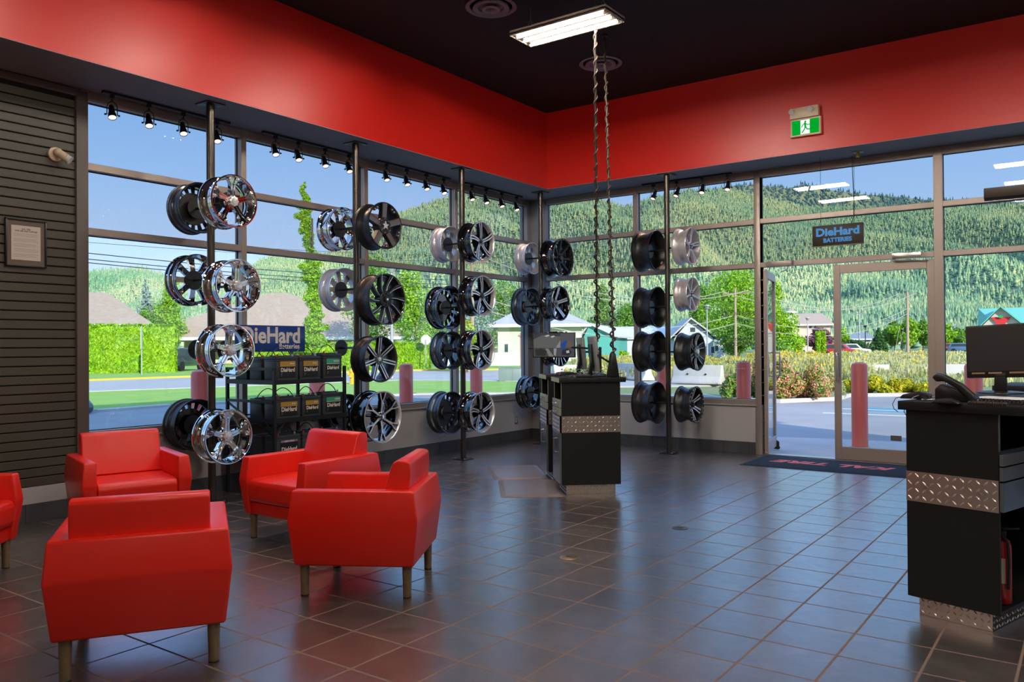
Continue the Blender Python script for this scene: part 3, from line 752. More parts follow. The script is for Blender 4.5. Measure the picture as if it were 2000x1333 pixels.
        hub(.22*R, -.09, -.045, cap, 'hub_ring'); nuts(8, .17*R, -.05, STEEL, .008)
        MB().lathe([(-.05, 0), (-.05, .1*R), (-.01, .09*R), (-.008, 0)], I4, 24).build('center_cap', cap, t)
        MB().lathe([(-W*.5, .18*R), (-W*.5, .30*R), (-W*.5+.006, .30*R), (-W*.5+.006, .18*R)], I4, 32, closed=True).build('mounting_ring', cap, t)
        o0 = None
        for i in range(10):
            a = 2*PI*i/10
            if o0 is None: o0 = MB().box(-W*.5-.001, -W*.5+.007, -.006, .006, -.006, .006).mesh('ring_hole', PLASTIC)
            o = link('ring_hole', o0, t); o.location = (0, .24*R*math.sin(a), .24*R*math.cos(a)); o.rotation_euler = (-a, 0, 0)
    for ch in t.children: ch.rotation_mode = 'XYZ'
    if rot:
        t.rotation_euler = (0, 0, t.rotation_euler[2])
    return t
# poles --------------------------------------------------------------
pole_xy = []
for (px, py, xx) in ((413, 700, .49), (697, 700, .48), (904, 700, .59)):
    p = bx(px, py, xx); pole_xy.append((p.x, p.y))
p = by(1057.5, 700, -.50); pole_xy.append((p.x, p.y))
p = by(1305, 700, -.50); pole_xy.append((p.x, p.y))
pnames = ['leftmost pole', 'second pole', 'third pole', 'corner pole', 'door pole']
def pole(k, arms):
    x, y = pole_xy[k]
    t = thing('display_pole', ['leftmost floor to ceiling pole carrying four chrome wheel rims', 'second floor to ceiling pole beside the battery rack', 'third floor to ceiling pole with four pairs of wheel rims', 'floor to ceiling wheel pole in the window corner behind the small counter', 'floor to ceiling wheel pole left of the glass doors'][k], 'display pole', (x, y, 0), 0, 'wheel display poles')
    MB().cyl((0, 0, .012), (0, 0, SOF-.012), .033, n=24).build('pole', POLE, t)
    MB().cyl((0, 0, SOF-1.0), (0, 0, SOF-.012), .036, n=24).build('upper_sleeve', POLE, t)
    MB().box(-.09, .09, -.09, .09, 0, .012).build('base_plate', POLE, t, bevel=.002)
    MB().box(-.09, .09, -.09, .09, SOF-.012, SOF).build('ceiling_plate', POLE, t, bevel=.002)
    o0 = None
    for sx in (-1, 1):
        for sy in (-1, 1):
            for z in (.012,):
                if o0 is None: o0 = MB().cyl((0, 0, 0), (0, 0, .012), .009, n=6).mesh('bolt', STEEL)
                link('bolt', o0, t).location = (sx*.072, sy*.072, z)
    for (z, xa, xb, plate) in arms:
        MB().cyl((xa, 0, z), (xb, 0, z), .011, n=12).build('arm', MATBLK, t)
        MB().cyl((-.05, 0, z), (.05, 0, z), .0335, n=20).build('arm_collar', POLE, t) if False else None
        for s in plate:
            X = xa if s < 0 else xb
            MB().lathe([(-.003, 0), (-.003, .088), (.003, .088), (.003, 0)], Matrix.Translation((X, 0, z)), 36).build('mounting_disc', MATBLK, t)
    return t
WH = []
tier = ['top', 'second down', 'third down', 'bottom']
def rimset(k, items, extra=()):
    x0, y0 = pole_xy[k]; arms = []
    zs = {}
    for (side, px, py, hpx, W, key, kind, body, face, lip, cap, barrel, ti, desc) in items:
        c = by(px, py, y0); D = (c-CAM).dot(_d); R = hpx*D/F/2
        if side == 'R':
            loc = (c.x, y0, c.z); dirx = 1; inner = c.x-W*.45
        else:
            loc = (c.x-W, y0, c.z); dirx = -1; inner = c.x-W*.42
        if side == 'L':  # keep clear of the glass
            loc = (max(loc[0], .04) if k < 4 else loc[0], y0, c.z)
        kk = key+'%.3f' % R if key not in WPROTO else key
        lab = '%s, %s %s of %s' % (desc, tier[ti], 'right' if side == 'R' else 'left', pnames[k])
        w = wheel(key, kind, R, W, body, face, lip, cap, loc, dirx, lab, barrel, rot=R_.random()*1.2 if side == 'L' else 0., group=None)
        if WPROTO[key] is not w:
            R0 = WPROTO[key]['_R']; s = R/R0; w.scale = (1, s, s)
        else: w['_R'] = R
        WH.append(w); zs.setdefault(ti, {})[side] = (inner, c.z)
    for ti, dd in zs.items():
        for s, (X, z) in dd.items():
            arms.append((z, (X-x0) if s == 'L' else -.02, .02 if s == 'L' else X-x0, (-1,) if s == 'L' else (1,)))
    for e in extra: arms.append(e)
    pole(k, arms)
c_star = lambda ti, px, py, h: ('R', px, py, h, .20, 'star_chrome', 'star', CHROME, CHROME, CHROME, MACH, CHROME, ti, 'chrome five spoke riveted wheel rim')
rimset(0, [c_star(0, 459, 393, 104), c_star(1, 467, 558, 104), c_star(2, 454, 685, 104.5), c_star(3, 448, 854, 107),
    ('L', 394, 406, 100, .19, 'steel_gun', 'steel', MATBLK, MATBLK, CHROME_D, MATBLK, GUN, 0, 'dark steel rim with small vent holes'),
    ('L', 388, 547, 101, .17, 'mesh_chrome', 'mesh8', CHROME, CHROME, CHROME, MATBLK, CHROME_D, 1, 'chrome wheel rim seen from its open back'),
    ('L', 387, 831, 102, .19, 'steel_black', 'steel', GLOSSBLK, GLOSSBLK, MATBLK, MATBLK, MATBLK, 3, 'black steel rim with small vent holes')],
    extra=[((bx(374, 683, pole_xy[0][0]-.22)).z, -.22, .02, (-1,)), (1.12, 0, .16, ())])
rimset(1, [('R', 753, 441, 92, .215, 'wide5', 'wide5', MATBLK, GREYFACE, MATBLK, MATBLK, MATBLK, 0, 'matt black rim with five wide grey spokes'),
    ('R', 757, 585, 101, .215, 'blade', 'blade', MATBLK, MACH, GLOSSBLK, MATBLK, MATBLK, 1, 'black wheel rim with swept milled blades'),
    ('R', 745, 702, 91, .21, 'seven2', 'seven2', GLOSSBLK, MACH, GUN, MACH, MATBLK, 2, 'black rim with seven bright double spokes'),
    ('R', 749, 815, 102, .22, 'six_y', 'six_y', GLOSSBLK, MACH, MACH, CHROME, GLOSSBLK, 3, 'gloss black rim with six forked spokes'),
    ('L', 674, 447, 84, .20, 'mesh_chrome2', 'mesh8', CHROME, CHROME, CHROME, MATBLK, CHROME, 0, 'chrome deep wheel rim seen from its open back'),
    ('L', 676, 566, 85, .18, 'mesh_silver', 'mesh8', SILVER, SILVER, SILVER, MATBLK, SILVER, 1, 'silver wheel rim seen from its open back'),
    ('L', 678, 815, 90, .18, 'steel_black', 'steel', MATBLK, MATBLK, MATBLK, MATBLK, MATBLK, 3, 'black rim half hidden by the battery rack')],
    extra=[((bx(661, 680, pole_xy[1][0]-.24)).z, -.24, .02, (-1,))])
f2 = lambda ti, px, py, h: ('R', px, py, h, .205, 'five2', 'five2', GLOSSBLK, MACH, MACH, MATBLK, GLOSSBLK, ti, 'gloss black rim with five bright double spokes')
rimset(2, [f2(0, 943, 472, 78), f2(1, 945, 578, 79), f2(2, 943, 684, 79), f2(3, 943, 806, 80),
    ('L', 885, 477, 70, .19, 'mesh_silver', 'mesh8', SILVER, SILVER, SILVER, MATBLK, SILVER, 0, 'silver wheel rim seen from its open back'),
    ('L', 881, 601, 85, .20, 'steel_gloss', 'steel', GLOSSBLK, GLOSSBLK, GLOSSBLK, SILVER, GLOSSBLK, 1, 'gloss black rim with bright hub ring'),
    ('L', 885, 685, 75, .18, 'mesh_gun', 'mesh8', GUN, GUN, GUN, MATBLK, GUN, 2, 'gunmetal wheel rim seen from its open back'),
    ('L', 883, 807, 84, .19, 'steel_gun2', 'steel', GUN, GUN, MATBLK, SILVER, GUN, 3, 'dark grey rim with bright hub ring')])
rimset(3, [('R', 1101, 504, 77, .225, 'rivet8', 'rivet8', MATBLK, MATBLK, GLOSSBLK, MATBLK, GLOSSBLK, 0, 'black riveted eight spoke wheel rim'),
    ('R', 1095, 593, 69, .20, 'five2dish', 'five2dish', GLOSSBLK, MACH, GLOSSBLK, MATBLK, GLOSSBLK, 1, 'gloss black dished rim with five double spokes'),
    ('R', 1096, 682, 69, .20, 'multi', 'multi', GLOSSBLK, MACH, GLOSSBLK, MATBLK, GLOSSBLK, 2, 'many spoked rim half hidden by the screen'),
    ('L', 1042, 505, 62, .18, 'mesh_silver', 'mesh8', SILVER, SILVER, SILVER, MATBLK, SILVER, 0, 'silver wheel rim seen from its open back'),
    ('L', 1041, 599, 74, .20, 'steel_gun2', 'steel', GUN, GUN, MATBLK, SILVER, GUN, 1, 'dark grey rim with bright hub ring'),
    ('L', 1044, 767, 65, .17, 'mesh_gloss', 'mesh8', GLOSSBLK, GLOSSBLK, GLOSSBLK, MATBLK, GLOSSBLK, 3, 'gloss black wheel rim seen from its open back')],
    extra=[(1.345, -.22, .02, ())])
rimset(4, [('R', 1353.4, 481, 73, .19, 'silver5', 'silver5', SILVER, SILVER, SILVER, MATBLK, SILVER, 0, 'silver wheel rim with five double spokes'),
    ('R', 1354.6, 575, 67, .18, 'silver7', 'silver7', SILVER, SILVER, SILVER, MATBLK, SILVER, 1, 'silver wheel rim with seven spokes'),
    ('R', 1363.7, 687.4, 75, .225, 'six_wide', 'six_wide', MATBLK, MACH, MATBLK, GUN, MATBLK, 2, 'black rim with six wide milled spokes'),
    ('R', 1361, 791, 72, .215, 'milled', 'milled', MATBLK, MACH, MATBLK, MATBLK, MATBLK, 3, 'black riveted rim with milled split spokes'),
    ('L', 1285, 490, 81, .25, 'wide_black', 'mesh8', MATBLK, MATBLK, MATBLK, SILVER, MATBLK, 0, 'wide black rim with stickers on its barrel'),
    ('L', 1287, 600.5, 81, .25, 'wide_black', 'mesh8', MATBLK, MATBLK, MATBLK, SILVER, MATBLK, 1, 'wide black wheel rim'),
    ('L', 1287, 687, 81, .25, 'wide_black', 'mesh8', MATBLK, MATBLK, MATBLK, SILVER, MATBLK, 2, 'wide black wheel rim'),
    ('L', 1285.6, 787, 82, .25, 'wide_black', 'mesh8', MATBLK, MATBLK, MATBLK, SILVER, MATBLK, 3, 'wide black wheel rim')])
for w in WH:
    if '_R' in w: del w['_R']
    if 'stickers' in w['label']:
        for (xx_, aa) in ((-.06, 2.35), (-.21, 2.2)):
            R0 = w.dimensions.y if False else .262
            st_ = MB().box(xx_-.012, xx_+.012, -.022, .022, R0*.885 if xx_ < -.1 else R0*.89, R0*.90).build('sticker', mat('pink_sticker', (.55, .45, .48, 1), .6), w); st_.rotation_euler = (aa, 0, 0)
# ================================================================== CHAIRS
def make_chair():
    t = thing('lounge_chair', 'x', 'armchair', (0, 0, 0), 0, 'red lounge chairs')
    Z = (.174, .422, .588); HX = (.336, .364, .350); HY = (.332, .362, .339); xi = .268; wall = .05
    mb = MB(); rings = []
    for z, hx, hy in zip(Z, HX, HY):
        rings.append([(-hx, hy, z), (-xi, hy, z), (-xi, -hy+wall, z), (xi, -hy+wall, z), (xi, hy, z), (hx, hy, z), (hx, -hy, z), (-hx, -hy, z)])
    vs = [v for r in rings for v in r]
    fs = []
    for j in range(2):
        for i in range(8): fs.append((j*8+i, j*8+(i+1) % 8, (j+1)*8+(i+1) % 8, (j+1)*8+i))
    fs += [(7, 6, 3, 2), (0, 7, 2, 1), (6, 5, 4, 3), (16+2, 16+3, 16+6, 16+7), (16+1, 16+2, 16+7, 16+0), (16+3, 16+4, 16+5, 16+6)]
    mb.add(vs, fs)
    mb.build('frame', VINYL, t, bevel=.012, seg=3, sharp=50)
    MB().prism([(-xi-.002, -.30), (xi+.002, -.30), (xi+.002, .315), (-xi-.002, .315)], .176, .262, I4).build('seat_base', VINYL, t, bevel=.006)
    s = MB()
    N = 10
    prof = [(-.30, .262), (.315, .262), (.340, .275), (.352, .30), (.356, .39), (.345, .420), (.32, .432), (.0, .436), (-.30, .430)]
    s.prism([(y, z) for y, z in prof], -xi+.004, xi-.004, frame_M((0, 0, 0), (0, 1, 0), (0, 0, 1), (1, 0, 0)))
    s.build('seat_cushion', VINYL, t, bevel=.010, seg=3, sharp=50)
    b = [(-.100, .436), (-.16, .592), (-.195, .705), (-.208, .733), (-.235, .745), (-.285, .742), (-.302, .728), (-.305, .66), (-.285, .45)]
    MB().prism(b, -.275, .275, frame_M((0, 0, 0), (0, 1, 0), (0, 0, 1), (1, 0, 0))).build('back_cushion', VINYL, t, bevel=.012, seg=3, sharp=50)
    me = MB().lathe([(0, 0), (0, .0215), (.003, .0225), (.03, .0225), (.176, .0265), (.176, 0)], frame_M((0, 0, 0), (0, 0, 1), (1, 0, 0)), 24).mesh('leg', WOODLEG)
    mf = MB().lathe([(-.0, 0), (-.0, .0225), (.006, .0235), (.008, 0)], frame_M((0, 0, 0), (0, 0, 1), (1, 0, 0)), 20).mesh('foot_glide', RUBBER)
    for sx in (-1, 1):
        for sy in (-1, 1):
            l = link('leg', me, t); l.location = (sx*.2875, sy*.2875, 0)
            link('foot_glide', mf, l)
    return t
ch0 = make_chair()
chairs = [((3.312, -7.983, .987), 'red vinyl lounge chair in the foreground at the left, seen from behind'),
          ((3.390, -6.650, 2.10), 'red vinyl lounge chair in the middle seen from its side, nearest the open floor'),
          ((2.180, -6.053, -3.150), 'red vinyl lounge chair in front of the battery rack, facing the camera'),
          ((1.005, -6.793, 4.419-2*PI), 'red vinyl lounge chair by the window at the left, beside the slatted wall'),
          ((1.260, -8.142, -.84), 'red vinyl lounge chair cut off by the left edge of the photo')]
for i, ((x, y, a), lab) in enumerate(chairs):
    t = ch0 if i == 0 else copy_tree(ch0)
    t.location = (x, y, 0); t.rotation_euler = (0, 0, a); t['label'] = lab
# ================================================================== COUNTERS
def plate_mb(w, h, M, s=.030):
    """tread plate sheet w x h on the XY of M with raised lozenges (real geometry)"""
    mb = MB(); mb.box(0, w, 0, h, -.003, 0, M=M)
    nx = int(w/s); ny = max(2, int(round(h/s))); sx = w/nx; sy = h/ny
    for i in range(nx):
        for j in range(ny):
            cx = (i+.5)*sx; cy = (j+.5)*sy; a = PI/4 if (i+j) % 2 else -PI/4
            L = s*.42; b = s*.13; ca, sa = math.cos(a), math.sin(a)
            pts = [(-L, 0, 0), (-L*.3, -b, 0), (L*.3, -b, 0), (L, 0, 0), (L*.3, b, 0), (-L*.3, b, 0), (-L*.35, 0, .0045), (L*.35, 0, .0045)]
            vs = [M @ Vector((cx+x*ca-y*sa, cy+x*sa+y*ca, z)) for x, y, z in pts]
            mb.add(vs, [(0, 1, 6), (1, 2, 7, 6), (2, 3, 7), (3, 4, 7), (4, 5, 6, 7), (5, 0, 6)])
    return mb
def pedestal(name, label, loc, rz, L, Wd, drawer_side, knee=0., group=None, open_shelf=False, top_over=(.0, .02, .0, .03)):
    """local frame: x across the end panel (0..Wd), y along the length (0..L); drawers on x=0 (side -1) or x=Wd (side +1)"""
    t = thing(name, label, 'counter', loc, rz, group)
    k = .045
    MB().box(k, Wd-k, .03, L-.01, 0, .09).build('plinth', BLACKLAM, t)
    plate_mb(Wd-2*k, .088, frame_M((k, .029, .001), (1, 0, 0), (0, 0, 1), (0, -1, 0))).build('plinth_plate', DIAMOND, t)
    Mside = frame_M((k, L-.01, .001), (0, -1, 0), (0, 0, 1), (-1, 0, 0)) if drawer_side < 0 else frame_M((Wd-k, .03, .001), (0, 1, 0), (0, 0, 1), (1, 0, 0))
    plate_mb(L-.04, .088, Mside).build('plinth_plate', DIAMOND, t)
    th = .018
    body = MB(); body.box(0, Wd, 0, th, .09, 1.03).box(0, Wd, L-th, L, .09, 1.03).box(0, Wd, th, L-th, .09, .108)
    bx0 = Wd-th if drawer_side < 0 else 0
    body.box(bx0, bx0+th, th, L-th, .108, 1.03)
    fx = .0 if drawer_side < 0 else Wd-.02
    zz = (.88, .86) 
    body.box(0, Wd, th, L-th, .842, .86)
    body.build('body', BLACKLAM, t, bevel=.001, seg=1)
    # band on the end panel
    plate_mb(Wd, .15, frame_M((0, -.003, .572), (1, 0, 0), (0, 0, 1), (0, -1, 0)), .036).build('tread_plate_band', DIAMOND, t)
    s0 = MB()
    for x in (.10, Wd-.08): s0.cyl((x, -.009, .648), (x, -.003, .648), .008, n=12)
    s0.build('band_screw', STEEL, t)
    # front strip edges
    for y in (0, L-th): MB().box(-.002 if drawer_side < 0 else Wd, .0 if drawer_side < 0 else Wd+.002, y, y+th, .86, 1.03).build('edge_banding', EDGE if drawer_side < 0 else DRAWER, t)
    xo = (-.02, -.001) if drawer_side < 0 else (Wd+.001, Wd+.02)
    xh = -.02 if drawer_side < 0 else Wd+.02; sg = -1 if drawer_side < 0 else 1
    def front(nm, z0, z1, m_, handle):
        d = MB().box(xo[0], xo[1], .004, L-.004, z0, z1).build(nm, m_, t, bevel=.0015, seg=1)
        ym = L/2
        if handle == 'h': MB().tube([(xh, ym-.05, (z0+z1)/2), (xh+sg*.022, ym-.045, (z0+z1)/2), (xh+sg*.022, ym+.045, (z0+z1)/2), (xh, ym+.05, (z0+z1)/2)], .005, 8).build('handle', STEEL, d)
        elif handle == 'v': MB().tube([(xh, L*.42, z1-.19), (xh+sg*.03, L*.42, z1-.185), (xh+sg*.03, L*.42, z1-.065), (xh, L*.42, z1-.06)], .005, 8).build('handle', STEEL, d)
        return d
    if not open_shelf:
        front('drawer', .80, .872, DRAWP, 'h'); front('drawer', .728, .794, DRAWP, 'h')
        pl = plate_mb(L, .15, frame_M((xo[0] if sg < 0 else xo[1], L if sg < 0 else 0, .572), (0, -sg*-1 if False else (-1 if sg < 0 else 1), 0), (0, 0, 1), (sg, 0, 0)), .036).build('tread_plate_band', DIAMOND, t)
        front('door', .10, .568, DRAWER, 'v')
    else:
        front('drawer', .79, .845, DRAWER, ''); front('drawer', .72, .784, DRAWER, ''); front('drawer', .575, .712, DRAWER, '')
        MB().box(th, Wd-.01, th, L-th, .34, .352).build('shelf', BLACKLAM, t) if False else None
    # counter top
    a, b, c, e = top_over
    MB().box(-a, Wd+c, -b, L+e, 1.032, 1.076).build('countertop', BLACKLAM, t, bevel=.003)
    if drawer_side < 0: MB().box(-a-.002, -a, -b, L+e, 1.033, 1.075).build('top_edge', EDGE, t)
    return t
aF = math.atan2(.668, .744)
N1 = Vector((2.863, -3.706, 0)); e1 = Vector((math.cos(aF), math.sin(aF), 0)); e2 = Vector((-math.sin(aF), math.cos(aF), 0))
pedestal('standing_counter', 'nearer small black counter with tread plate band and drawer fronts tinted with window sheen', N1, aF, .41, .55, -1, group='small black service counters', top_over=(.025, .02, .05, .02))
pedestal('standing_counter', 'farther small black counter behind the nearer one, with its own door and drawers', N1+e2*.80, aF, .45, .55, -1, group='small black service counters', top_over=(.025, .02, .05, .02))
q = thing('counter_bridge', 'recessed black panel joining the two small counters', 'counter', N1+e2*.435, aF)
MB().box(.16, .58, 0, .335, 1.034, 1.074).build('bridge_top', BLACKLAM, q); MB().box(.53, .55, .0, .34, .0, 1.03).build('bridge_panel', BLACKLAM, q)
# near desk
N2 = Vector((6.063, -5.500, 0)); aN = math.atan2(-.121, .409)
nd_ = pedestal('service_counter', 'large black service counter with tread plate band at the right edge', N2, aN, .95, .432, 1, open_shelf=True, top_over=(.03, .025, .40, .03))
g1 = Vector((math.cos(aN), math.sin(aN), 0)); g2 = Vector((-math.sin(aN), math.cos(aN), 0))
def DP(px, py, z=1.076): return bz(px, py, z)
# cabinet on the inner side holding the extinguisher
fe = thing('fire_extinguisher', 'red fire extinguisher standing in the open side of the large service counter', 'fire extinguisher', N2+g1*.375+g2*.17+Vector((0, 0, .112)))
FR = mat('extinguisher_red', (.42, .010, .010, 1), .3, coat=.4)
MB().lathe([(0, 0), (0, .038), (.006, .042), (.27, .042), (.30, .034), (.315, .014), (.32, 0)], frame_M((0, 0, 0), (0, 0, 1), (1, 0, 0)), 28).build('cylinder', FR, fe)
MB().box(-.02, .02, -.012, .012, .318, .345).prism([(-.02, .345), (.075, .36), (.075, .368), (-.02, .362)], -.008, .008, frame_M((0, 0, 0), (1, 0, 0), (0, 0, 1))).build('valve_handle', PLASTIC, fe, bevel=.002)
MB().tube([(.0, -.02, .33), (.03, -.05, .30), (.035, -.055, .2), (.03, -.05, .08)], .007, 8).build('hose', RUBBER, fe)
lb = MB().lathe([(.10, .0423), (.22, .0423)], frame_M((0, 0, 0), (0, 0, 1), (1, 0, 0)), 28); lb.f = lb.f[:0] or [f for i, f in enumerate(lb.f[:28]) if 12 <= i <= 22]; lb.m = [0]*len(lb.f)
lb.build('label_panel', mat('extinguisher_label', (.62, .55, .42, 1), .6), fe)
# second desk behind
ds2 = thing('service_counter', 'black service counter further back at the right, behind the phone', 'counter', (6.30, -3.55, 0), math.radians(-6))
MB().box(0, 1.4, 0, .55, .09, 1.03).build('body', BLACKLAM, ds2); MB().box(.04, 1.4, .04, .5, 0, .09).build('plinth', BLACKLAM, ds2); MB().box(-.03, 1.45, -.03, .6, 1.032, 1.076).build('countertop', BLACKLAM, ds2, bevel=.003)
# desk things ------------------------------------------------------
ZT2 = 1.077
mo = thing('computer_monitor', 'black computer monitor standing on the large service counter at the right edge', 'monitor', bz(1955, 768, ZT2), aN+math.radians(3))
MB().lathe([(0, 0), (0, .13), (.006, .128), (.010, .10), (.012, 0)], frame_M((0, 0, 0), (0, 0, 1), (1, 0, 0)), 40).build('base', PLASTIC, mo)
MB().prism([(-.035, .0), (.035, 0), (.03, .11), (-.03, .11)], -.012, .012, frame_M((0, 0.0, .008), (1, 0, 0), (0, 0, 1))).build('stand', PLASTIC, mo, bevel=.004)
Mm = Matrix.Translation((.02, .0, .10)) @ Matrix.Rotation(math.radians(-4), 4, 'X')
Mm = Mm @ Matrix.Rotation(math.radians(-2.5), 4, 'Y')
MB().box(-.20, .30, -.012, .02, -.01, .30, M=Mm).build('screen_housing', PLASTIC, mo, bevel=.006)
MB().box(.155, .163, -.0135, -.0115, -.004, .003, M=Mm).build('power_light', mat('teal_led', (.02, .3, .35, 1), .4, emit=(.0, .5, .6, 1), emit_s=.6), mo)
MB().box(-.19, .29, -.0130, -.0118, .028, .29, M=Mm).build('screen', MATBLK, mo)
sl_ = MB()
for x in (-.17, -.08, .03, .10): sl_.box(x, x+.07, -.0135, -.0115, .012, .022, M=Mm)
sl_.build('bezel_tape', mat('tan_tape', (.30, .19, .10, 1), .8), mo)
ph = thing('desk_phone', 'black desk telephone with its handset tilted up on the service counter', 'telephone', bz(1868, 783, ZT2), aN+math.radians(8))
MB().prism([(-.075, 0), (.085, 0), (.085, .015), (.03, .06), (-.05, .085), (-.075, .06)], -.09, .09, frame_M((0, 0, 0), (1, 0, 0), (0, 0, 1), (0, -1, 0))).build('phone_base', PLASTIC, ph, bevel=.006)
Mh = Matrix.Translation((-.02, -.0, .0)) @ Matrix.Rotation(math.radians(38), 4, 'Y')
hp = [(-.125, .0), (-.12, .03), (-.09, .045), (0, .058), (.08, .05), (.12, .03), (.13, 0), (.10, -.004), (.07, .018), (0, .028), (-.07, .018), (-.095, -.006)]
MB().prism([(x, z+.055) for x, z in hp], -.105, -.055, Mh @ frame_M((0, 0, 0), (1, 0, 0), (0, 0, 1), (0, 1, 0))).build('handset', PLASTIC, ph, bevel=.008, seg=3)
MB().box(-.05, .06, -.03, .07, .075, .078, M=Mh).build('display_panel', mat('phone_display', (.25, .28, .38, 1), .15), ph)
cp = [Vector((.10+.012*math.cos(k*1.1)+k*.0032, -.09-.001*k, .012+.010*math.sin(k*1.1))) for k in range(70)]
MB().tube(cp, .003, 5).build('coiled_cord', PLASTIC, ph)
pt = thing('card_terminal', 'small black card reader with a trailing cable on the counter corner', 'card terminal', bz(1787, 779, ZT2), aN+math.radians(10))
MB().prism([(-.065, 0), (.075, 0), (.075, .028), (.02, .040), (-.05, .022), (-.065, .008)], -.035, .035, frame_M((0, 0, 0), (1, 0, 0), (0, 0, 1), (0, -1, 0))).build('reader_body', PLASTIC, pt, bevel=.006)
c1 = [pt.location*0+Vector(v) for v in ((.03, -.04, .02), (.02, -.10, .012), (.0, -.135, -.02), (-.012, -.145, -.06), (.0, -.14, -.085), (.012, -.135, -.07))]
MB().tube(c1, .0022, 6).build('cable', mat('pale_cable', (.4, .37, .33, 1), .5), pt)
c2 = [(-.06, .0, .01), (-.09, -.02, .0), (-.10, -.04, -.03), (-.09, -.05, -.055), (-.07, -.05, -.07)]
MB().tube(c2, .002, 6).build('cable', PLASTIC, pt)
sc_ = thing('barcode_scanner', 'low black curved device lying in front of the desk telephone', 'scanner', bz(1848, 788, ZT2), aN+math.radians(4))
MB().prism([(-.06, 0), (.065, 0), (.05, .012), (.015, .024), (-.025, .022), (-.055, .008)], -.03, .03, frame_M((0, 0, 0), (1, 0, 0), (0, 0, 1), (0, -1, 0))).build('scanner_body', PLASTIC, sc_, bevel=.005)
kb = thing('ribbed_handle', 'dark ribbed grip lying along the counter edge below the monitor', 'grip', bz(1930, 789, ZT2+.01), aN)
k_ = MB()
for i in range(26): k_.cyl((-.085+i*.0065, 0, 0), (-.085+i*.0065+.004, 0, 0), .010 if i % 2 else .0085, n=12)
k_.build('grip', mat('brown_ribbed_rubber', (.05, .03, .02, 1), .5), kb)
for i, (px, py, w, h, rr, lab) in enumerate(((1835, 781, .16, .10, 20, 'white sheet of paper under the telephone'), (1960, 778, .28, .2, -8, 'white sheet of paper under the black monitor'))):
    pp = thing('paper_sheet', lab, 'paper', bz(px, py, ZT2), aN+math.radians(rr))
    MB().box(-w/2, w/2, -h/2, h/2, 0, .001).build('sheet', mat('white_paper', (.72, .72, .74, 1), .6), pp)
tg = thing('reading_glasses', 'thin folded reading glasses beside the card reader', 'glasses', bz(1817, 782, ZT2), aN)
gl = MB()
for s in (-1, 1): gl.tube([Vector((s*.026+.018*math.cos(a), -.0, .016+.014*math.sin(a))) for a in [2*PI*i/12 for i in range(13)]], .0012, 5)
gl.tube([(-.044, 0, .02), (-.03, .07, .004)], .0012, 5).tube([(.044, 0, .02), (.03, .07, .004)], .0012, 5).build('frame', PLASTIC, tg)
# far counter things -----------------------------------------------
def FP(a, b, z=1.077): return N1+e1*a+e2*b+Vector((0, 0, z))
def side_monitor(a, b, label, rz=0.):
    t = thing('computer_monitor', label, 'monitor', FP(a, b), aF+rz+PI, 'monitors on the small counters')
    MB().box(-.09, .10, -.09, .09, 0, .012).build('base', PLASTIC, t, bevel=.004)
    MB().prism([(.03, 0), (.07, 0), (.035, .2), (.015, .2)], -.03, .03, frame_M((0, 0, .01), (1, 0, 0), (0, 0, 1))).build('stand', PLASTIC, t, bevel=.003)
    M = Matrix.Translation((0, 0, .05)) @ Matrix.Rotation(math.radians(5), 4, 'Y')
    MB().box(-.018, .012, -.16, .16, .0, .33, M=M).build('screen_housing', mat('grey_monitor_plastic', (.26, .25, .24, 1), .4), t, bevel=.004)
    MB().box(-.0195, -.0175, -.15, .15, .01, .32, M=M).build('screen', GLOSSBLK, t)
    MB().box(.012, .035, -.06, .06, .04, .26, M=M).build('back_bulge', PLASTIC, t, bevel=.004)
    return t
side_monitor(.36, .22, 'computer monitor seen edge on, on the nearer small counter under the hanging cord')
side_monitor(.40, 1.02, 'computer monitor seen edge on, on the farther small counter beside the camera screen')
cc = thing('security_monitor', 'wide wall arm screen showing four grainy camera views, above the small counters', 'monitor', bd(1082, 674.5, 8.45), YAW*-1+math.radians(-14))
cw, chh = .225, .130
MB().box(-cw, cw, -.012, .018, -chh, chh).build('screen_housing', PLASTIC, cc, bevel=.004)
MB().box(-.05, .04, -.02, .0, chh, chh+.012).build('webcam', PLASTIC, cc, bevel=.003)
def sflat(x0, x1, z0, z1, col, y=-.0135, nm='picture'):
    k = 'scr_%.3f_%.3f_%.3f' % col[:3]
    MB().box(x0, x1, y, y+.001, z0, z1).build(nm, mat(k, tuple(v*.5 for v in col[:3])+(1,), .6, spec=.2, emit=col, emit_s=.32), cc)
sflat(-.215, .07, -.03, .12, (.13, .14, .14, 1)); sflat(.072, .215, -.03, .12, (.10, .11, .13, 1)); sflat(-.215, -.002, -.12, -.032, (.07, .075, .08, 1)); sflat(.0, .215, -.12, -.032, (.09, .09, .11, 1))
def spoly(pts, col, y=-.0145):
    k = 'scr_%.3f_%.3f_%.3f' % col[:3]
    MB().prism(pts, 0, .0006, frame_M((0, y, 0), (1, 0, 0), (0, 0, 1), (0, -1, 0))).build('picture_area', mat(k, tuple(v*.5 for v in col[:3])+(1,), .6, spec=.2, emit=col, emit_s=.32), cc)
spoly([(-.215, .12), (.07, .12), (.07, .09), (-.12, .105), (-.215, .06)], (.05, .055, .07, 1)); spoly([(.02, -.028), (.07, .05), (.07, -.028)], (.30, .31, .32, 1))
spoly([(.075, -.02), (.08, .01), (.13, .05), (.145, .045), (.12, -.025)], (.01, .08, .45, 1)); spoly([(.145, .045), (.17, .05), (.20, -.02), (.125, -.025)], (.16, .12, .09, 1))
spoly([(-.10, .095), (-.06, .11), (-.04, .10), (-.07, .085)], (.55, .57, .6, 1), -.0152); spoly([(-.03, .09), (.0, .10), (.015, .09), (-.02, .075)], (.6, .62, .65, 1), -.0152)
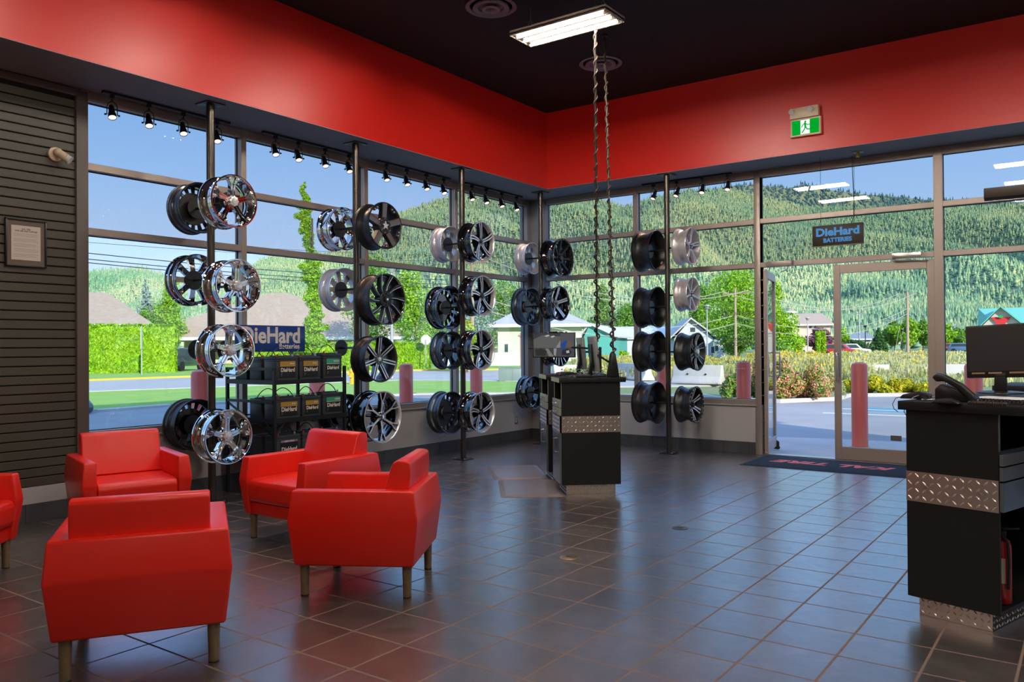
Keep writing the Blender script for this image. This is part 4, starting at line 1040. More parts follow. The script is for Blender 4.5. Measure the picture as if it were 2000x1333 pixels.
spoly([(-.20, -.045), (-.13, -.035), (-.07, -.06), (-.09, -.11), (-.19, -.11)], (.03, .035, .035, 1)); spoly([(-.09, -.035), (-.06, -.035), (.0, -.118), (-.05, -.118)], (.26, .25, .24, 1))
spoly([(.09, -.05), (.15, -.035), (.19, -.07), (.16, -.11), (.08, -.10)], (.03, .03, .06, 1)); spoly([(.13, -.06), (.16, -.055), (.165, -.08), (.135, -.085)], (.55, .57, .6, 1), -.0152)
spoly([(.0, -.035), (.03, -.035), (.02, -.115), (.0, -.10)], (.36, .36, .40, 1)); spoly([(.05, -.04), (.12, -.034), (.10, -.05)], (.02, .08, .35, 1), -.0152)
mx = Matrix.Rotation(-cc.rotation_euler[2], 4, 'Z')
tgt = mx @ (FP(.50, .62, 1.33)-Vector(cc.location))
MB().tube([(.0, .02, -.02), (.06, .06, -.02), tgt*.6+Vector((0, .05, 0)), tgt], .010, 8).build('mount_arm', PLASTIC, cc)
sd = thing('monitor_arm_post', 'black post and arms standing between the monitors on the small counters', 'stand', FP(.50, .62), aF)
MB().box(-.05, .05, -.05, .05, 0, .01).cyl((0, 0, 0), (0, 0, .28), .014, n=12).build('post', PLASTIC, sd)
MB().tube([(0, 0, .22), (-.05, -.18, .23), (-.08, -.36, .23)], .010, 8).tube([(0, 0, .22), (-.05, .18, .23), (-.08, .34, .23)], .010, 8).build('arms', PLASTIC, sd)
tw = thing('receipt_printer', 'black slanted printer stand at the right end of the small counter, under the second cord', 'printer', FP(.48, .06), aF)
MB().prism([(-.04, 0), (.07, 0), (.035, .22), (-.005, .22)], -.035, .045, frame_M((0, 0, 0), (1, 0, 0), (0, 0, 1))).build('stand_body', PLASTIC, tw, bevel=.006)
MB().box(-.22, -.0, -.02, .02, .10, .115, M=Matrix.Rotation(math.radians(32), 4, 'Y')).build('tilted_panel', PLASTIC, tw)
MB().tube([(.05, 0, .03), (.10, -.02, .035)], .004, 6).build('red_cable', mat('red_cable', (.5, .03, .03, 1), .5), tw)
for (px, py, lab) in ((1091, 733, 'dark computer mouse on the farther small counter'), (1120, 738, 'dark computer mouse on the nearer small counter')):
    p = bz(px, py, 1.077); ms = thing('computer_mouse', lab, 'mouse', p, aF+.6, 'computer mice')
    MB().sphere((0, 0, .0), .05, 16, sc=(.62, 1, .62)).build('shell', mat('brown_black_plastic', (.03, .02, .016, 1), .4), ms)
for i, (a, b, lab) in enumerate(((.22, .12, 'black keyboard on the nearer small counter'), (.22, 1.0, 'black keyboard on the farther small counter'))):
    k = thing('keyboard', lab, 'keyboard', FP(a, b), aF+PI/2)
    MB().box(-.11, .11, -.07, .07, 0, .018).build('case', PLASTIC, k, bevel=.003)
    kk = MB()
    for ix in range(14):
        for iy in range(5): kk.box(-.104+ix*.015, -.104+ix*.015+.012, -.06+iy*.022, -.06+iy*.022+.017, .018, .023)
    kk.build('keys', mat('grey_keys', (.06, .06, .065, 1), .5), k)
rr = random.Random(3)
for j, (a, b, lab, mt) in enumerate(((.30, .30, 'tangle of pale cables behind the monitors on the nearer small counter', mat('pale_blue_cable', (.35, .40, .45, 1), .5)), (.42, .9, 'tangle of dark cables on the farther small counter', PLASTIC))):
    cb = thing('cable_bundle', lab, 'cables', FP(a, b), aF)
    mbx = MB()
    for k in range(6):
        x = 0; pts = []; ph_ = rr.random()*6
        for i in range(14): pts.append((-.10+.02*i+.01*rr.random(), .09*math.sin(ph_+i*.45)+.01*k, .006+.03*abs(math.sin(ph_*2+i*.5))*(k % 3)))
        mbx.tube(pts, .003, 5)
    mbx.build('cables', mt, cb)
# hanging cords
CORD = mat('dark_bronze_cord', (.022, .015, .010, 1), .5)
CORDW = mat('spiral_wire_brown', (.075, .048, .030, 1), .45)
for (t0, b0, wz, lab) in ((bz(1162, -8, CEI), bd(1166, 668, 8.0), 0, 'left dark hanging power cord wound in a spiral, above the small counters'), (bz(1181, 68, CEI), FP(.50, .05, 1.29), 1, 'right dark hanging power cord wound in a spiral, reaching the printer stand')):
    t = thing('coiled_cable_drop', lab, 'cord', t0, 0, 'spiral hanging cords')
    L = Vector(b0)-Vector(t0); n = 420; core = []; w1 = []
    d = L.normalized(); a = d.orthogonal().normalized(); b = d.cross(a)
    for i in range(n+1):
        s = i/n; loose = max(0, (s-.52)/.48)
        r = .016+.009*min(1, loose*1.6); turns = 27*s + 4*s*s*wz
        q = 2*PI*turns
        w1.append(L*s + a*(r*math.cos(q)) + b*(r*math.sin(q)))
        if i % 6 == 0: core.append(L*s + a*(.004*math.cos(q*.5)))
    MB().tube(core, .0105, 8).build('power_cable', CORD, t)
    MB().tube(w1, [(.0060 + .0025*max(0, (i/n-.5)*2)) for i in range(n+1)], 6).build('spiral_wire', CORDW, t)
    MB().cyl((0, 0, -.02), (0, 0, 0), .03, n=16).build('ceiling_cap', CORD, t)
# ================================================================== BATTERY RACK
RX, RY0, RY1, RD = .80, -5.30, -4.456, .70
rk = thing('battery_rack', 'black steel shelf rack of car batteries between the two left poles', 'rack', (RX-RD, RY0, 0))
RM = mat('rack_black_steel', (.018, .020, .022, 1), .35, .4)
Lr = RY1-RY0; pw = .028
posts = {}
for (x, y, h) in ((0, 0, 1.19), (RD, 0, 1.19), (0, Lr, 1.0), (RD, Lr, 1.19)):
    MB().box(x-pw/2, x+pw/2, y-pw/2, y+pw/2, 0, h).build('post', RM, rk, bevel=.002, seg=1)
SH = (.335, .72, 1.07)
for z in SH:
    MB().box(0, RD, 0, Lr, z-.012, z-.004).box(-.0, RD, -.012, .0, z-.035, z+.006).box(-.0, RD, Lr, Lr+.012, z-.035, z+.006).box(RD, RD+.012, 0, Lr, z-.035, z+.006).box(-.012, 0, 0, Lr, z-.035, z+.006).build('shelf', RM, rk)
MB().box(0, RD, -.014, .014, 1.165, 1.19).box(0, RD, -.014, .014, .865, .89).build('side_rail', RM, rk)
br = MB()
for (x0, z0, x1, z1) in ((.0, .86, .30, .72), (RD, .60, RD-.14, .70), (RD-.28, .70, RD, .56)):
    br.prism([(x0, z0-.012), (x1, z1-.012), (x1, z1+.012), (x0, z0+.012)], -.003, .003, frame_M((0, 0, 0), (1, 0, 0), (0, 0, 1)))
br.prism([(0, .56), (.14, .70), (.14, .72), (0, .59)], RD-.003, RD+.003, frame_M((0, 0, 0), (0, 1, 0), (0, 0, 1), (1, 0, 0)))
br.build('brace', RM, rk)
BT = {}
def battery(x, y, z, w, d, h, style, label, hand=True):
    """front faces +X at x ; spans y..y+w ; goes back d"""
    t = thing('car_battery', label, 'car battery', (x, y, z), 0, 'car batteries on the rack')
    MB().box(-d, 0, 0, w, 0, h*.86).box(-d-.004, .004, -.002, w+.002, h*.80, h*.86).box(-d*.9, .003, .01, w-.01, .0, .02).build('case', PLASTIC2, t, bevel=.003)
    MB().box(-d, .0, 0, w, h*.86, h).box(-d*.75, -d*.25, .02, w-.02, h, h+.008).build('lid', PLASTIC2, t, bevel=.004)
    for s, mt in ((.16, mat('terminal_red', (.35, .015, .012, 1), .4)), (.84, STEEL)):
        MB().cyl((-d*.2, w*s, h), (-d*.2, w*s, h+.022), .011, .009, n=14).build('terminal', mt, t)
    if hand:
        pts = [(-d*.5, w*.05+w*.9*(i/12), h+.002+.085*math.sin(PI*i/12)**.8) for i in range(13)]
        MB().tube(pts, .0042, 6).build('rope_handle', PLASTIC, t)
    if style:
        col, ttl = {'gold': ((.40, .22, .03, 1), 'GOLD'), 'green': ((.05, .33, .20, 1), 'MARINE'), 'purple': ((.30, .16, .30, 1), 'DEEP CYCLE')}[style]
        lw0, lw1 = w*.16, w*.86
        MB().box(.004, .0055, lw0, lw1, h*.16, h*.80).build('label_panel', mat('label_black', (.012, .011, .010, 1), .3), t)
        z0 = h*.60 if style != 'purple' else h*.72
        MB().box(.0055, .0062, lw0, lw1, z0, h*.80).build('label_stripe', mat('label_'+style, col, .35), t)
        if style != 'purple': MB().box(.0055, .0064, lw0, lw1, z0-.003, z0+.002).build('label_line', mat('label_line_'+style, (.55, .40, .08, 1) if style == 'gold' else (.5, .6, .5, 1), .4), t)
        M = lambda yy, zz: frame_M((.0066, yy, zz), (0, 1, 0), (0, 0, 1), (1, 0, 0))
        CR = mat('label_cream', (.70, .62, .56, 1), .5)
        text('brand_lettering', 'DieHard', M((lw0+lw1)/2, h*.44), CR, t, size=(lw1-lw0)*.285, bold=(lw1-lw0)*.010, ext=.0003, sx=.92)
        text('grade_lettering', ttl, M(lw1-(lw1-lw0)*(.22 if style != 'purple' else .5), h*.70 if style != 'purple' else h*.755), CR, t, size=h*.085, bold=.0006, ext=.0003)
        bl = MB()
        for k in range(3): bl.box(.0056, .0062, lw0+.01, lw0+.02+.004*k, h*.20+k*.010, h*.205+k*.010)
        bl.build('small_print', CR, t)
    return t
def by_y(px, x=RX): return bx(px, 750, x).y
rows = [(1.07, .225, [(541, 584, 'gold'), (587, 628, 'gold'), (633, 669, 'green')], 'top'), (.72, .195, [(541, 588, 'gold'), (592, 628, 'gold'), (632, 671, 'green')], 'middle'), (.335, .235, [(541, 588, 'purple'), (592, 628, None), (633, 669, None)], 'bottom')]
pos3 = ['left', 'middle', 'right']
for z, h, cols, nm in rows:
    for c, (p0, p1, stl) in enumerate(cols):
        y0, y1 = by_y(p0), by_y(p1); w = y1-y0
        hh = h + (.02 if stl == 'green' else 0)
        d = .17
        for r in range(3 if nm == 'top' else 2):
            if nm == 'middle' and r == 1 and c > 0 and False: continue
            xx = RX-.012-r*(d+.045)
            front = r == 0
            st_ = stl if front else None
            lab = ('%s labelled DieHard car battery, %s of the front row on the %s rack shelf' % ({'gold': 'gold', 'green': 'green', 'purple': 'purple', None: 'dark un'}[stl], pos3[c], nm)) if (front and stl) else \
                  ('dark car battery, %s column, %s on the %s rack shelf' % (pos3[c], ['front row', 'second row', 'rear row'][r], nm))
            battery(xx, y0, z-.003, w, d, hh if front else h-.012, st_, lab, hand=(front or r == 2 or c == 0))
# DieHard board
a = bx(477, 635, .28); b = bx(596, 683, .28)
bs = thing('brand_sign', 'blue board reading DieHard Batteries standing behind the top row of batteries', 'sign', (.28, a.y-.10, b.z-.02), math.radians(0))
w_ = (b.y-a.y)+.10; h_ = a.z-b.z+.02
BLB = mat('sign_navy_blue', (.018, .055, .27, 1), .25, coat=.4)
MB().box(-.012, 0, 0, w_, 0, h_).build('board', BLB, bs, bevel=.002)
CRW = mat('sign_white', (.72, .66, .66, 1), .5)
text('brand_lettering', 'DieHard', frame_M((.0005, w_*.50, h_*.60), (0, 1, 0), (0, 0, 1), (1, 0, 0)), CRW, bs, size=w_*.262, bold=.006, ext=.0006, sx=.93)
text('sub_lettering', 'Batteries', frame_M((.0005, w_*.76, h_*.20), (0, 1, 0), (0, 0, 1), (1, 0, 0)), CRW, bs, size=w_*.085, bold=.0015, ext=.0006)
MB().box(-.03, -.012, .15, .17, -.26, h_*.9).box(-.03, -.012, w_-.17, w_-.15, -.26, h_*.9).build('support_leg', RM, bs)
# ================================================================== OUTSIDE
GZ = -.15
rng = np.random.default_rng(11)
def gp(px, py, z=GZ): return bz(px, py, z)
def DG(py, px):                      # depth of a ground point
    p = bz(px, py, GZ); return (p-CAM).dot(_d)
def np_mesh(name, V, T, mats, mi=None, smooth=False):
    me = bpy.data.meshes.new(name); nv = len(V); nt_ = len(T); k = T.shape[1]
    me.vertices.add(nv); me.vertices.foreach_set('co', np.ascontiguousarray(V, dtype=np.float32).ravel())
    me.loops.add(nt_*k); me.loops.foreach_set('vertex_index', np.ascontiguousarray(T, dtype=np.int32).ravel())
    me.polygons.add(nt_); me.polygons.foreach_set('loop_start', np.arange(0, nt_*k, k, dtype=np.int32))
    if not isinstance(mats, (list, tuple)): mats = [mats]
    for M in mats: me.materials.append(M)
    if mi is not None: me.polygons.foreach_set('material_index', np.ascontiguousarray(mi, dtype=np.int32))
    if smooth: me.polygons.foreach_set('use_smooth', [True]*nt_)
    me.update(calc_edges=True)
    return me
def leaf_mat(name, c1, c2, isl=.35, trans=.25):
    M = mat(name, c1, .55, spec=.3, var=(.8, .9, c2), island=isl)
    M.node_tree.nodes['Principled BSDF'].inputs['Subsurface Weight'].default_value = 0
    nt = M.node_tree; p = nt.nodes['Principled BSDF']; out = nt.nodes['Material Output']
    tr = nd(nt, 'ShaderNodeBsdfTranslucent'); mx = nd(nt, 'ShaderNodeMixShader'); mx.inputs[0].default_value = trans
    src = p.inputs['Base Color'].links[0].from_socket
    nt.links.new(src, tr.inputs['Color']); nt.links.new(p.outputs[0], mx.inputs[1]); nt.links.new(tr.outputs[0], mx.inputs[2]); nt.links.new(mx.outputs[0], out.inputs['Surface'])
    return M
L_LIME = leaf_mat('lime_leaves', (.20, .42, .012, 1), (.34, .56, .03, 1))
L_MID = leaf_mat('mid_green_leaves', (.09, .24, .02, 1), (.22, .40, .05, 1))
L_DARK = leaf_mat('dark_green_leaves', (.03, .11, .025, 1), (.07, .19, .04, 1))
L_SPR = leaf_mat('blue_spruce_needles', (.24, .34, .32, 1), (.40, .48, .44, 1))
L_CED = leaf_mat('cedar_needles', (.14, .28, .06, 1), (.24, .38, .09, 1))
L_YEL = leaf_mat('yellow_leaves', (.60, .50, .03, 1), (.50, .52, .05, 1))
L_PUR = leaf_mat('plum_leaves', (.14, .05, .09, 1), (.26, .11, .14, 1))
L_HEDGE = leaf_mat('hedge_leaves', (.21, .44, .010, 1), (.36, .57, .02, 1))
L_ORANGE = leaf_mat('orange_blossom', (.85, .34, .20, 1), (.92, .50, .30, 1), .25, .4)
L_PINK = leaf_mat('pink_blossom', (.75, .12, .28, 1), (.85, .25, .35, 1))
L_GOLD = leaf_mat('golden_foliage', (.62, .50, .02, 1), (.42, .46, .02, 1))
L_CREAM = leaf_mat('cream_blossom', (.70, .66, .50, 1), (.80, .72, .60, 1))
L_DRY = leaf_mat('dry_grass', (.72, .64, .34, 1), (.58, .60, .26, 1), .3, .45)
L_WEED = leaf_mat('weed_green', (.40, .46, .16, 1), (.62, .58, .26, 1), .3, .45)
L_FLOW = leaf_mat('yellow_flowers', (.95, .55, .01, 1), (.98, .68, .03, 1), .2, .45)
BARK = mat('bark', (.12, .085, .06, 1), .9)
def leaves(centers, n, size, flat=.5):
    """centers: array (k,6) of ellipsoids x,y,z,rx,ry,rz ; returns V,T of n quads near their surfaces"""
    c = np.asarray(centers, float); vol = (c[:, 3]*c[:, 4]*c[:, 5])**(2/3); pick = rng.choice(len(c), n, p=vol/vol.sum())
    d = rng.normal(size=(n, 3)); d /= np.linalg.norm(d, axis=1)[:, None]
    rad = rng.uniform(.55, 1.05, n)[:, None]
    P = c[pick, :3] + d*rad*c[pick, 3:]
    nrm = d + rng.normal(size=(n, 3))*.7; nrm /= np.linalg.norm(nrm, axis=1)[:, None]
    a = np.cross(nrm, rng.normal(size=(n, 3))); a /= np.linalg.norm(a, axis=1)[:, None]; b = np.cross(nrm, a)
    s = size*rng.uniform(.6, 1.3, n)[:, None]
    V = np.stack([P-a*s, P-b*s*.55, P+a*s, P+b*s*.55], 1).reshape(-1, 3)
    return V, np.arange(4*n).reshape(n, 4), n
def plant(name, label, cat, loc, ells, n, size, m_, trunk=None, group=None, extra=None, fol='foliage'):
    t = thing(name, label, cat, loc, 0, group)
    V, T, _ = leaves(ells, n, size); link(fol, np_mesh(fol, V, T, m_), t)
    if extra:
        for (nm, mm, nn, ss, mul) in extra:
            e = np.array(ells, float); e[:, 3:] *= mul
            V, T, _ = leaves(e, nn, ss); link(nm, np_mesh(nm, V, T, mm), t)
    if trunk: 
        h, r = trunk; mb = MB().cyl((0, 0, -.1), (0, 0, h), r, r*.6, n=10)
        for k in range(5):
            a = k*1.3; mb.cyl((0, 0, h*(.5+.08*k)), (math.cos(a)*r*3.5, math.sin(a)*r*3.5, h*(.7+.08*k)), r*.4, r*.15, n=6)
        mb.build('trunk', BARK, t)
    return t
def blob(w, h, z0, k=14, seed=0, taper=0., depth=None):
    """ellipsoid cluster filling a crown of width w, height h above z0"""
    rr = random.Random(seed); out = []; depth = depth or w
    for i in range(k):
        f = (i+.5)/k; z = z0+h*f
        prof = math.sin(PI*min(.97, max(.06, f**(.75))))**.55 if not taper else (1-f)*taper+(1-taper)*math.sin(PI*f)**.5
        r = max(.06, prof)
        a = rr.random()*6.28; q = rr.uniform(.0, .52)*r
        s = rr.uniform(.24, .36)*(.4+.6*r)
        out.append((math.cos(a)*q*w, math.sin(a)*q*depth, z, s*w, s*depth, min(s*w, h*.22)))
    return out
def cone_ells(w, h, z0, k=16, seed=0):
    rr = random.Random(seed); out = []
    for i in range(k):
        f = (i/k); z = z0+h*f; r = w/2*(1-f)*.95+.02*w
        m_ = max(3, int(7*(1-f)))
        for j in range(m_):
            a = j*6.28/m_+rr.random(); out.append((math.cos(a)*r*.55, math.sin(a)*r*.55, z, r*.55, r*.55, h/k*.75))
    return out
def gpx(px, py_base, py_top, wpx):
    p = gp(px, py_base); D = (p-CAM).dot(_d); s = D/F
    return (p.x, p.y, GZ), (py_base-py_top)*s, wpx*s, D
def dpx(px, D, py_top, wpx, py_base=None):
    """place at depth D on the ground"""
    q = bd(px, 690, D); s = D/F; zt = bd(px, py_top, D).z
    return (q.x, q.y, GZ), zt-GZ, wpx*s, D
# ---------------- ground
ASPH = mat('asphalt', (.30, .285, .275, 1), .9, bump=(30, .3, .004), var=(.6, .5, (.35, .335, .32, 1)))
CONC = mat('concrete', (.50, .46, .42, 1), .85, bump=(18, .2, .003), var=(2, .5, (.55, .51, .47, 1)))
GRASS = mat('lawn', (.24, .44, .07, 1), .95, bump=(40, .8, .02), var=(1.1, .8, (.36, .52, .09, 1)))
FIELD = mat('field_ground', (.30, .27, .12, 1), .95, var=(.2, .8, (.16, .24, .06, 1)))
YPAINT = mat('yellow_curb_paint', (.78, .50, .05, 1), .7)
WPAINT = mat('white_road_paint', (.75, .75, .74, 1), .7)
struct('ground', MB().box(-3500, 3500, -400, 5000, GZ-1, GZ-.10), FIELD)
def poly_slab(name, pts, z0, z1, m_): return struct(name, MB().prism([tuple(p) for p in pts], z0, z1, I4), m_)
poly_slab('parking_lot', [(-12.6, -30), (-13.0, .1), (-13.2, 2.3), (-12.6, 4.5), (-10.8, 9.3), (-7.8, 11.6), (-3.5, 14), (-2, 23), (30, 23), (30, .1), (0.15, .1), (-.16, .1), (-.16, -30)], GZ-.1, GZ, ASPH)
poly_slab('path', [(-1.4, -14), (-1.4, 2.0), (2.6, 2.35), (3.8, 2.65), (9, 2.8), (9, .16), (-.16, .16), (-.16, -14)], GZ, GZ+.02+.09, CONC)
poly_slab('lawn_near', [(-13.3, -30), (-13.3, .1), (-13.5, 2.3), (-12.9, 4.6), (-11.1, 9.5), (-8.0, 11.9), (-9, 17), (-13.4, 18.3), (-18.6, 17.8), (-21.0, 8.5), (-22.3, 4.3), (-23.5, -30)], GZ-.1, GZ+.03, GRASS)
curb = MB(); cpts = [(-13.0, -30), (-13.0, .1), (-13.2, 2.3), (-12.65, 4.5), (-10.9, 9.3), (-7.8, 11.7), (-8.8, 17.1)]
def strip(mb, pts, w, z0, z1):
    for (a, b) in zip(pts[:-1], pts[1:]):
        a = Vector(a); b = Vector(b); d = (b-a).normalized(); n = Vector((-d.y, d.x))*w/2; d *= .04
        mb.prism([tuple(a-d-n), tuple(b+d-n), tuple(b+d+n), tuple(a-d+n)], z0, z1, I4)
strip(curb, cpts, .35, GZ-.1, GZ+.055); struct('curb_near', curb, CONC)
c2 = MB(); strip(c2, [(-23.6, -30), (-22.4, 4.3), (-21.2, 8.3), (-18.9, 17.4), (-13.4, 18.5)], .35, GZ-.1, GZ+.05); struct('curb_far', c2, CONC)
poly_slab('road_left', [(-23.7, -40), (-22.5, 4.3), (-21.3, 8.4), (-18.9, 17.6), (-13.4, 18.5), (-9, 17.3), (-2, 23), (-2, 30), (-12, 34), (-25, 33.8), (-29.9, 29.6), (-33.5, 14.6), (-34.5, -40)], GZ-.1, GZ-.03, mat('pale_road', (.42, .39, .36, 1), .9, var=(.3, .5, (.47, .44, .41, 1))))
yc = MB(); strip(yc, [(-34.8, -40), (-33.8, 14.6), (-30.1, 29.8), (-25.2, 34.1), (-12, 34.6)], .3, GZ-.1, GZ+.06); struct('curb_yellow', yc, YPAINT)
poly_slab('lawn_far', [(-35, -40), (-34, 14.6), (-30.3, 30), (-25.3, 34.3), (-12, 34.9), (-14, 60), (-70, 60), (-70, -40)], GZ-.1, GZ+.02, GRASS)
# planted bed edge to the right of the lot
bed = MB(); strip(bed, [(-3.6, 13.6), (-1.4, 11.3), (0.1, 11.3), (1.1, 12.9), (1.0, 14.6), (2.4, 15.8), (7, 16.6), (12, 17)], .16, GZ-.1, GZ+.10); struct('curb_planting', bed, CONC)
poly_slab('planting_bed', [(-3.6, 13.7), (-1.4, 11.4), (0.1, 11.4), (1.0, 12.9), (.9, 14.7), (2.4, 15.9), (7, 16.7), (12, 17.1), (12, 40), (-6, 30)], GZ-.1, GZ+.03, FIELD)
dr = MB(); dr.box(1.9, 3.9, 10.0, 10.12, GZ, GZ+.004).box(1.9, 3.9, 8.6, 8.72, GZ, GZ+.004); struct('parking_lines', dr, WPAINT)
struct('parking_pad', MB().box(2.3, 3.4, 9.7, 10.7, GZ, GZ+.003), mat('blue_parking_paint', (.10, .30, .38, 1), .8))
# ---------------- bollards
BOL = mat('bollard_red', (.80, .13, .10, 1), .4, var=(3, .5, (.84, .17, .13, 1)))
def bollard(px, top, base_xy, label, r=.105):
    x, y = base_xy
    t = thing('bollard', label, 'bollard', (x, y, -.05), 0, 'red bollards around the building')
    h = 1.17
    MB().lathe([(0, 0), (0, r), (h-.05, r), (h-.02, r*.85), (h, r*.45), (h+.003, 0)], frame_M((0, 0, 0), (0, 0, 1), (1, 0, 0)), 32).build('sleeve', BOL, t)
    if 'just left' in label: text('bollard_sticker', 'kal tire', frame_M((0, -r-.002, 1.07), (1, 0, 0), (0, 0, 1), (0, -1, 0)), WHITE, t, size=.045, ext=.0005)
    MB().lathe([(0, 0), (0, r+.03), (.02, r+.02), (.025, 0)], frame_M((0, 0, 0), (0, 0, 1), (1, 0, 0)), 32).build('base_ring', CONC, t)
for (px, y, s, lab) in ((391, 711, 'A', 'red bollard outside the left window, left of the first pole'), (619, 705, 'A', 'red bollard outside the left window behind the battery rack'), (793, 703, 'A', 'red bollard outside the left window between the second and third poles'), (930, 705, 'A', 'red bollard outside the left window behind the third pole')):
    p = bx(px, y, -1.75); bollard(px, y, (p.x, p.y), lab)
for (px, y, yy, lab) in ((1296, 703, 1.9, 'red bollard outside behind the pole left of the door'), (1452, 702, 1.9, 'red bollard outside the window just left of the open door'), (1678, 706, 1.75, 'red bollard seen through the closed glass door'), (1901, 702, 1.9, 'red bollard outside behind the black monitor at the right')):
    p = by(px, y, yy); bollard(px, y, (p.x, p.y), lab)
# ---------------- barriers
def barrier(pa, pb, h, label):
    a = gp(*pa); b = gp(*pb); d = b-a; L = d.length
    t = thing('concrete_barrier', label, 'barrier', (a.x, a.y, GZ), math.atan2(d.y, d.x), 'concrete lot barriers')
    pr_ = [(-.30, 0), (-.30, .07), (-.17, .30), (-.10, h), (.10, h), (.17, .30), (.30, .07), (.30, 0)]
    MB().prism(pr_, 0, L, frame_M((0, 0, 0), (0, 1, 0), (0, 0, 1), (1, 0, 0))).build('barrier_body', CONC, t, bevel=.015)
    hm = MB()
    for f in (.32, .70): hm.cyl((L*f, -.19, .38), (L*f, -.12, .38), .035, n=10)
    hm.build('lifting_hole', PLASTIC, t)
barrier((1318, 748.5), (1411, 751), .74, 'pale concrete barrier outside beyond the pole left of the door')
barrier((1196, 738), (1267, 744), .72, 'pale concrete barrier outside between the small counter and the door pole')
barrier((1080, 737), (1126, 736), .60, 'pale concrete block outside below the camera screen')
barrier((1645, 752), (1733, 750), .74, 'pale concrete barrier behind the yellow bushes')
barrier((1808, 750), (1895, 750), .74, 'pale concrete barrier behind the bollard at the right')
# ---------------- hedges
def hedge(a, b, h, thick, label, m_=L_HEDGE, n=60000, size=.085):
    a = Vector(a); b = Vector(b); d = b-a; L = d.length
    t = thing('hedge', label, 'hedge', (a.x, a.y, GZ), math.atan2(d.y, d.x))
    MB().box(.06, L-.06, .08, thick-.08, 0, h-.12).build('inner_growth', L_DARK, t)
    P = rng.uniform(size=(n, 3)); side = rng.integers(0, 10, n)
    x = P[:, 0]*L; y = P[:, 1]*thick; z = P[:, 2]*h
    jit = rng.normal(size=n)*.05
    fr = side < 5; y = np.where(fr, jit+.05*np.sin(x*3.1)+.04*np.sin(z*5+x), y); tp = (side >= 5) & (side < 8); z = np.where(tp, h+jit*1.3+.07*np.abs(np.sin(x*4.3)), z)
    e1_ = side == 8; x = np.where(e1_, jit, x); e2_ = side == 9; x = np.where(e2_, L+jit, x)
    Pt = np.stack([x, y, z], 1)
    nr = np.zeros((n, 3)); nr[fr, 1] = -1; nr[tp, 2] = 1; nr[e1_, 0] = -1; nr[e2_, 0] = 1
    nr += rng.normal(size=(n, 3))*.55; nr /= np.linalg.norm(nr, axis=1)[:, None]
    up = np.tile([0, 0, 1.], (n, 1)) + rng.normal(size=(n, 3))*.4; A = np.cross(nr, up); A /= np.linalg.norm(A, axis=1)[:, None]; B = np.cross(A, nr)
    s = size*rng.uniform(.6, 1.4, n)[:, None]
    V = np.stack([Pt-A*s*.45, Pt-B*s, Pt+A*s*.45, Pt+B*s], 1).reshape(-1, 3)
    link('foliage', np_mesh('foliage', V, np.arange(4*n).reshape(n, 4), m_), t)
    return t
a = gp(-60, 735); b = gp(341, 728); hz = bd(250, 639, (gp(250, 731)-CAM).dot(_d)).z-GZ
hedge((a.x, a.y), (b.x, b.y), hz, 1.6, 'tall clipped lime green hedge across the road at the left', n=70000, size=.13)
a = gp(470, 725); b = gp(838, 721); hz = bd(800, 675, (gp(800, 721)-CAM).dot(_d)).z-GZ
hedge((a.x, a.y), (b.x, b.y), hz, 1.4, 'clipped lime green hedge across the road behind the battery rack', n=60000, size=.13)
# ---------------- trees
def tree_at(px, D, top, wpx, label, m_, n=5000, size=None, k=16, seed=1, shape='round', z0f=.22, trunk=True, extra=None, name='tree', grp=None, cat='tree'):
    loc, H, W, D = dpx(px, D, top, wpx)
    size = size or max(.05, D/F*2.6)
    if shape == 'cone': el = cone_ells(W, H*(1-z0f*.4), H*z0f*.4, 14, seed)
    elif shape == 'column': el = [(0.06*W*math.sin(i*2.1), .06*W*math.cos(i*1.7), H*(.06+.88*i/15), W*.5*math.sin(PI*min(.95, .25+.6*(1-i/15)))**.6, W*.5*math.sin(PI*min(.95, .25+.6*(1-i/15)))**.6, H*.06) for i in range(16)]
    else: el = blob(W, H*(1-z0f), H*z0f, k, seed)
    return plant(name, label, cat, loc, el, n, size, m_, (H*.6, max(.05, W*.03)) if trunk else None, grp, extra)
# tall bright tree behind the second pole
loc, H, W, D = gpx(612, 727, 352, 100)
el = []
rr = random.Random(5)
for i in range(60):
    f = i/59; z = H*(.10+.88*f); w = W*(.50-.34*f**1.2)*(.75+.25*math.sin(f*17)); a = rr.random()*6.28; q = w*.5*rr.random()
    el.append((math.cos(a)*q + W*.10*math.sin(f*5)-W*.05*(1+2*f), math.sin(a)*q, z, w*.50, w*.50, H*.020))
plant('tree', 'tall narrow bright green tree outside behind the second pole', 'tree', loc, el, 20000, .075, L_LIME, (H*.8, .07), None)
tree_at(285, 77, 541, 78, 'silvery blue spruce behind the grey roofs at the left', L_SPR, 7000, shape='cone', seed=3)
tree_at(338, 77.5, 545, 62, 'bright green leafy tree right of the silvery spruce', L_LIME, 5000, seed=4)
tree_at(283, 76, 608, 60, 'low dark green tree between the two grey roofs', L_MID, 3500, seed=5)
tree_at(735, 72, 505, 120, 'leafy green tree with pale blossom left of the third pole', L_MID, 8000, seed=6, extra=[('blossom', L_CREAM, 900, .10, 1.02)])
tree_at(812, 68, 532, 120, 'large leafy green tree behind the third pole', L_LIME, 8000, seed=7, extra=[('blossom', L_CREAM, 700, .10, 1.02)])
tree_at(858, 74, 535, 70, 'silvery green spruce beside the third pole', L_SPR, 5000, seed=8, shape='cone')
tree_at(925, 72, 545, 120, 'dark silvery tree behind the third pole rims', L_SPR, 6000, seed=9)
tree_at(912, 50, 634, 72, 'small green tree turning yellow in front of the pale house', L_LIME, 2500, seed=10, z0f=.35, extra=[('yellow_leaves', L_YEL, 1200, .10, 1.03)])
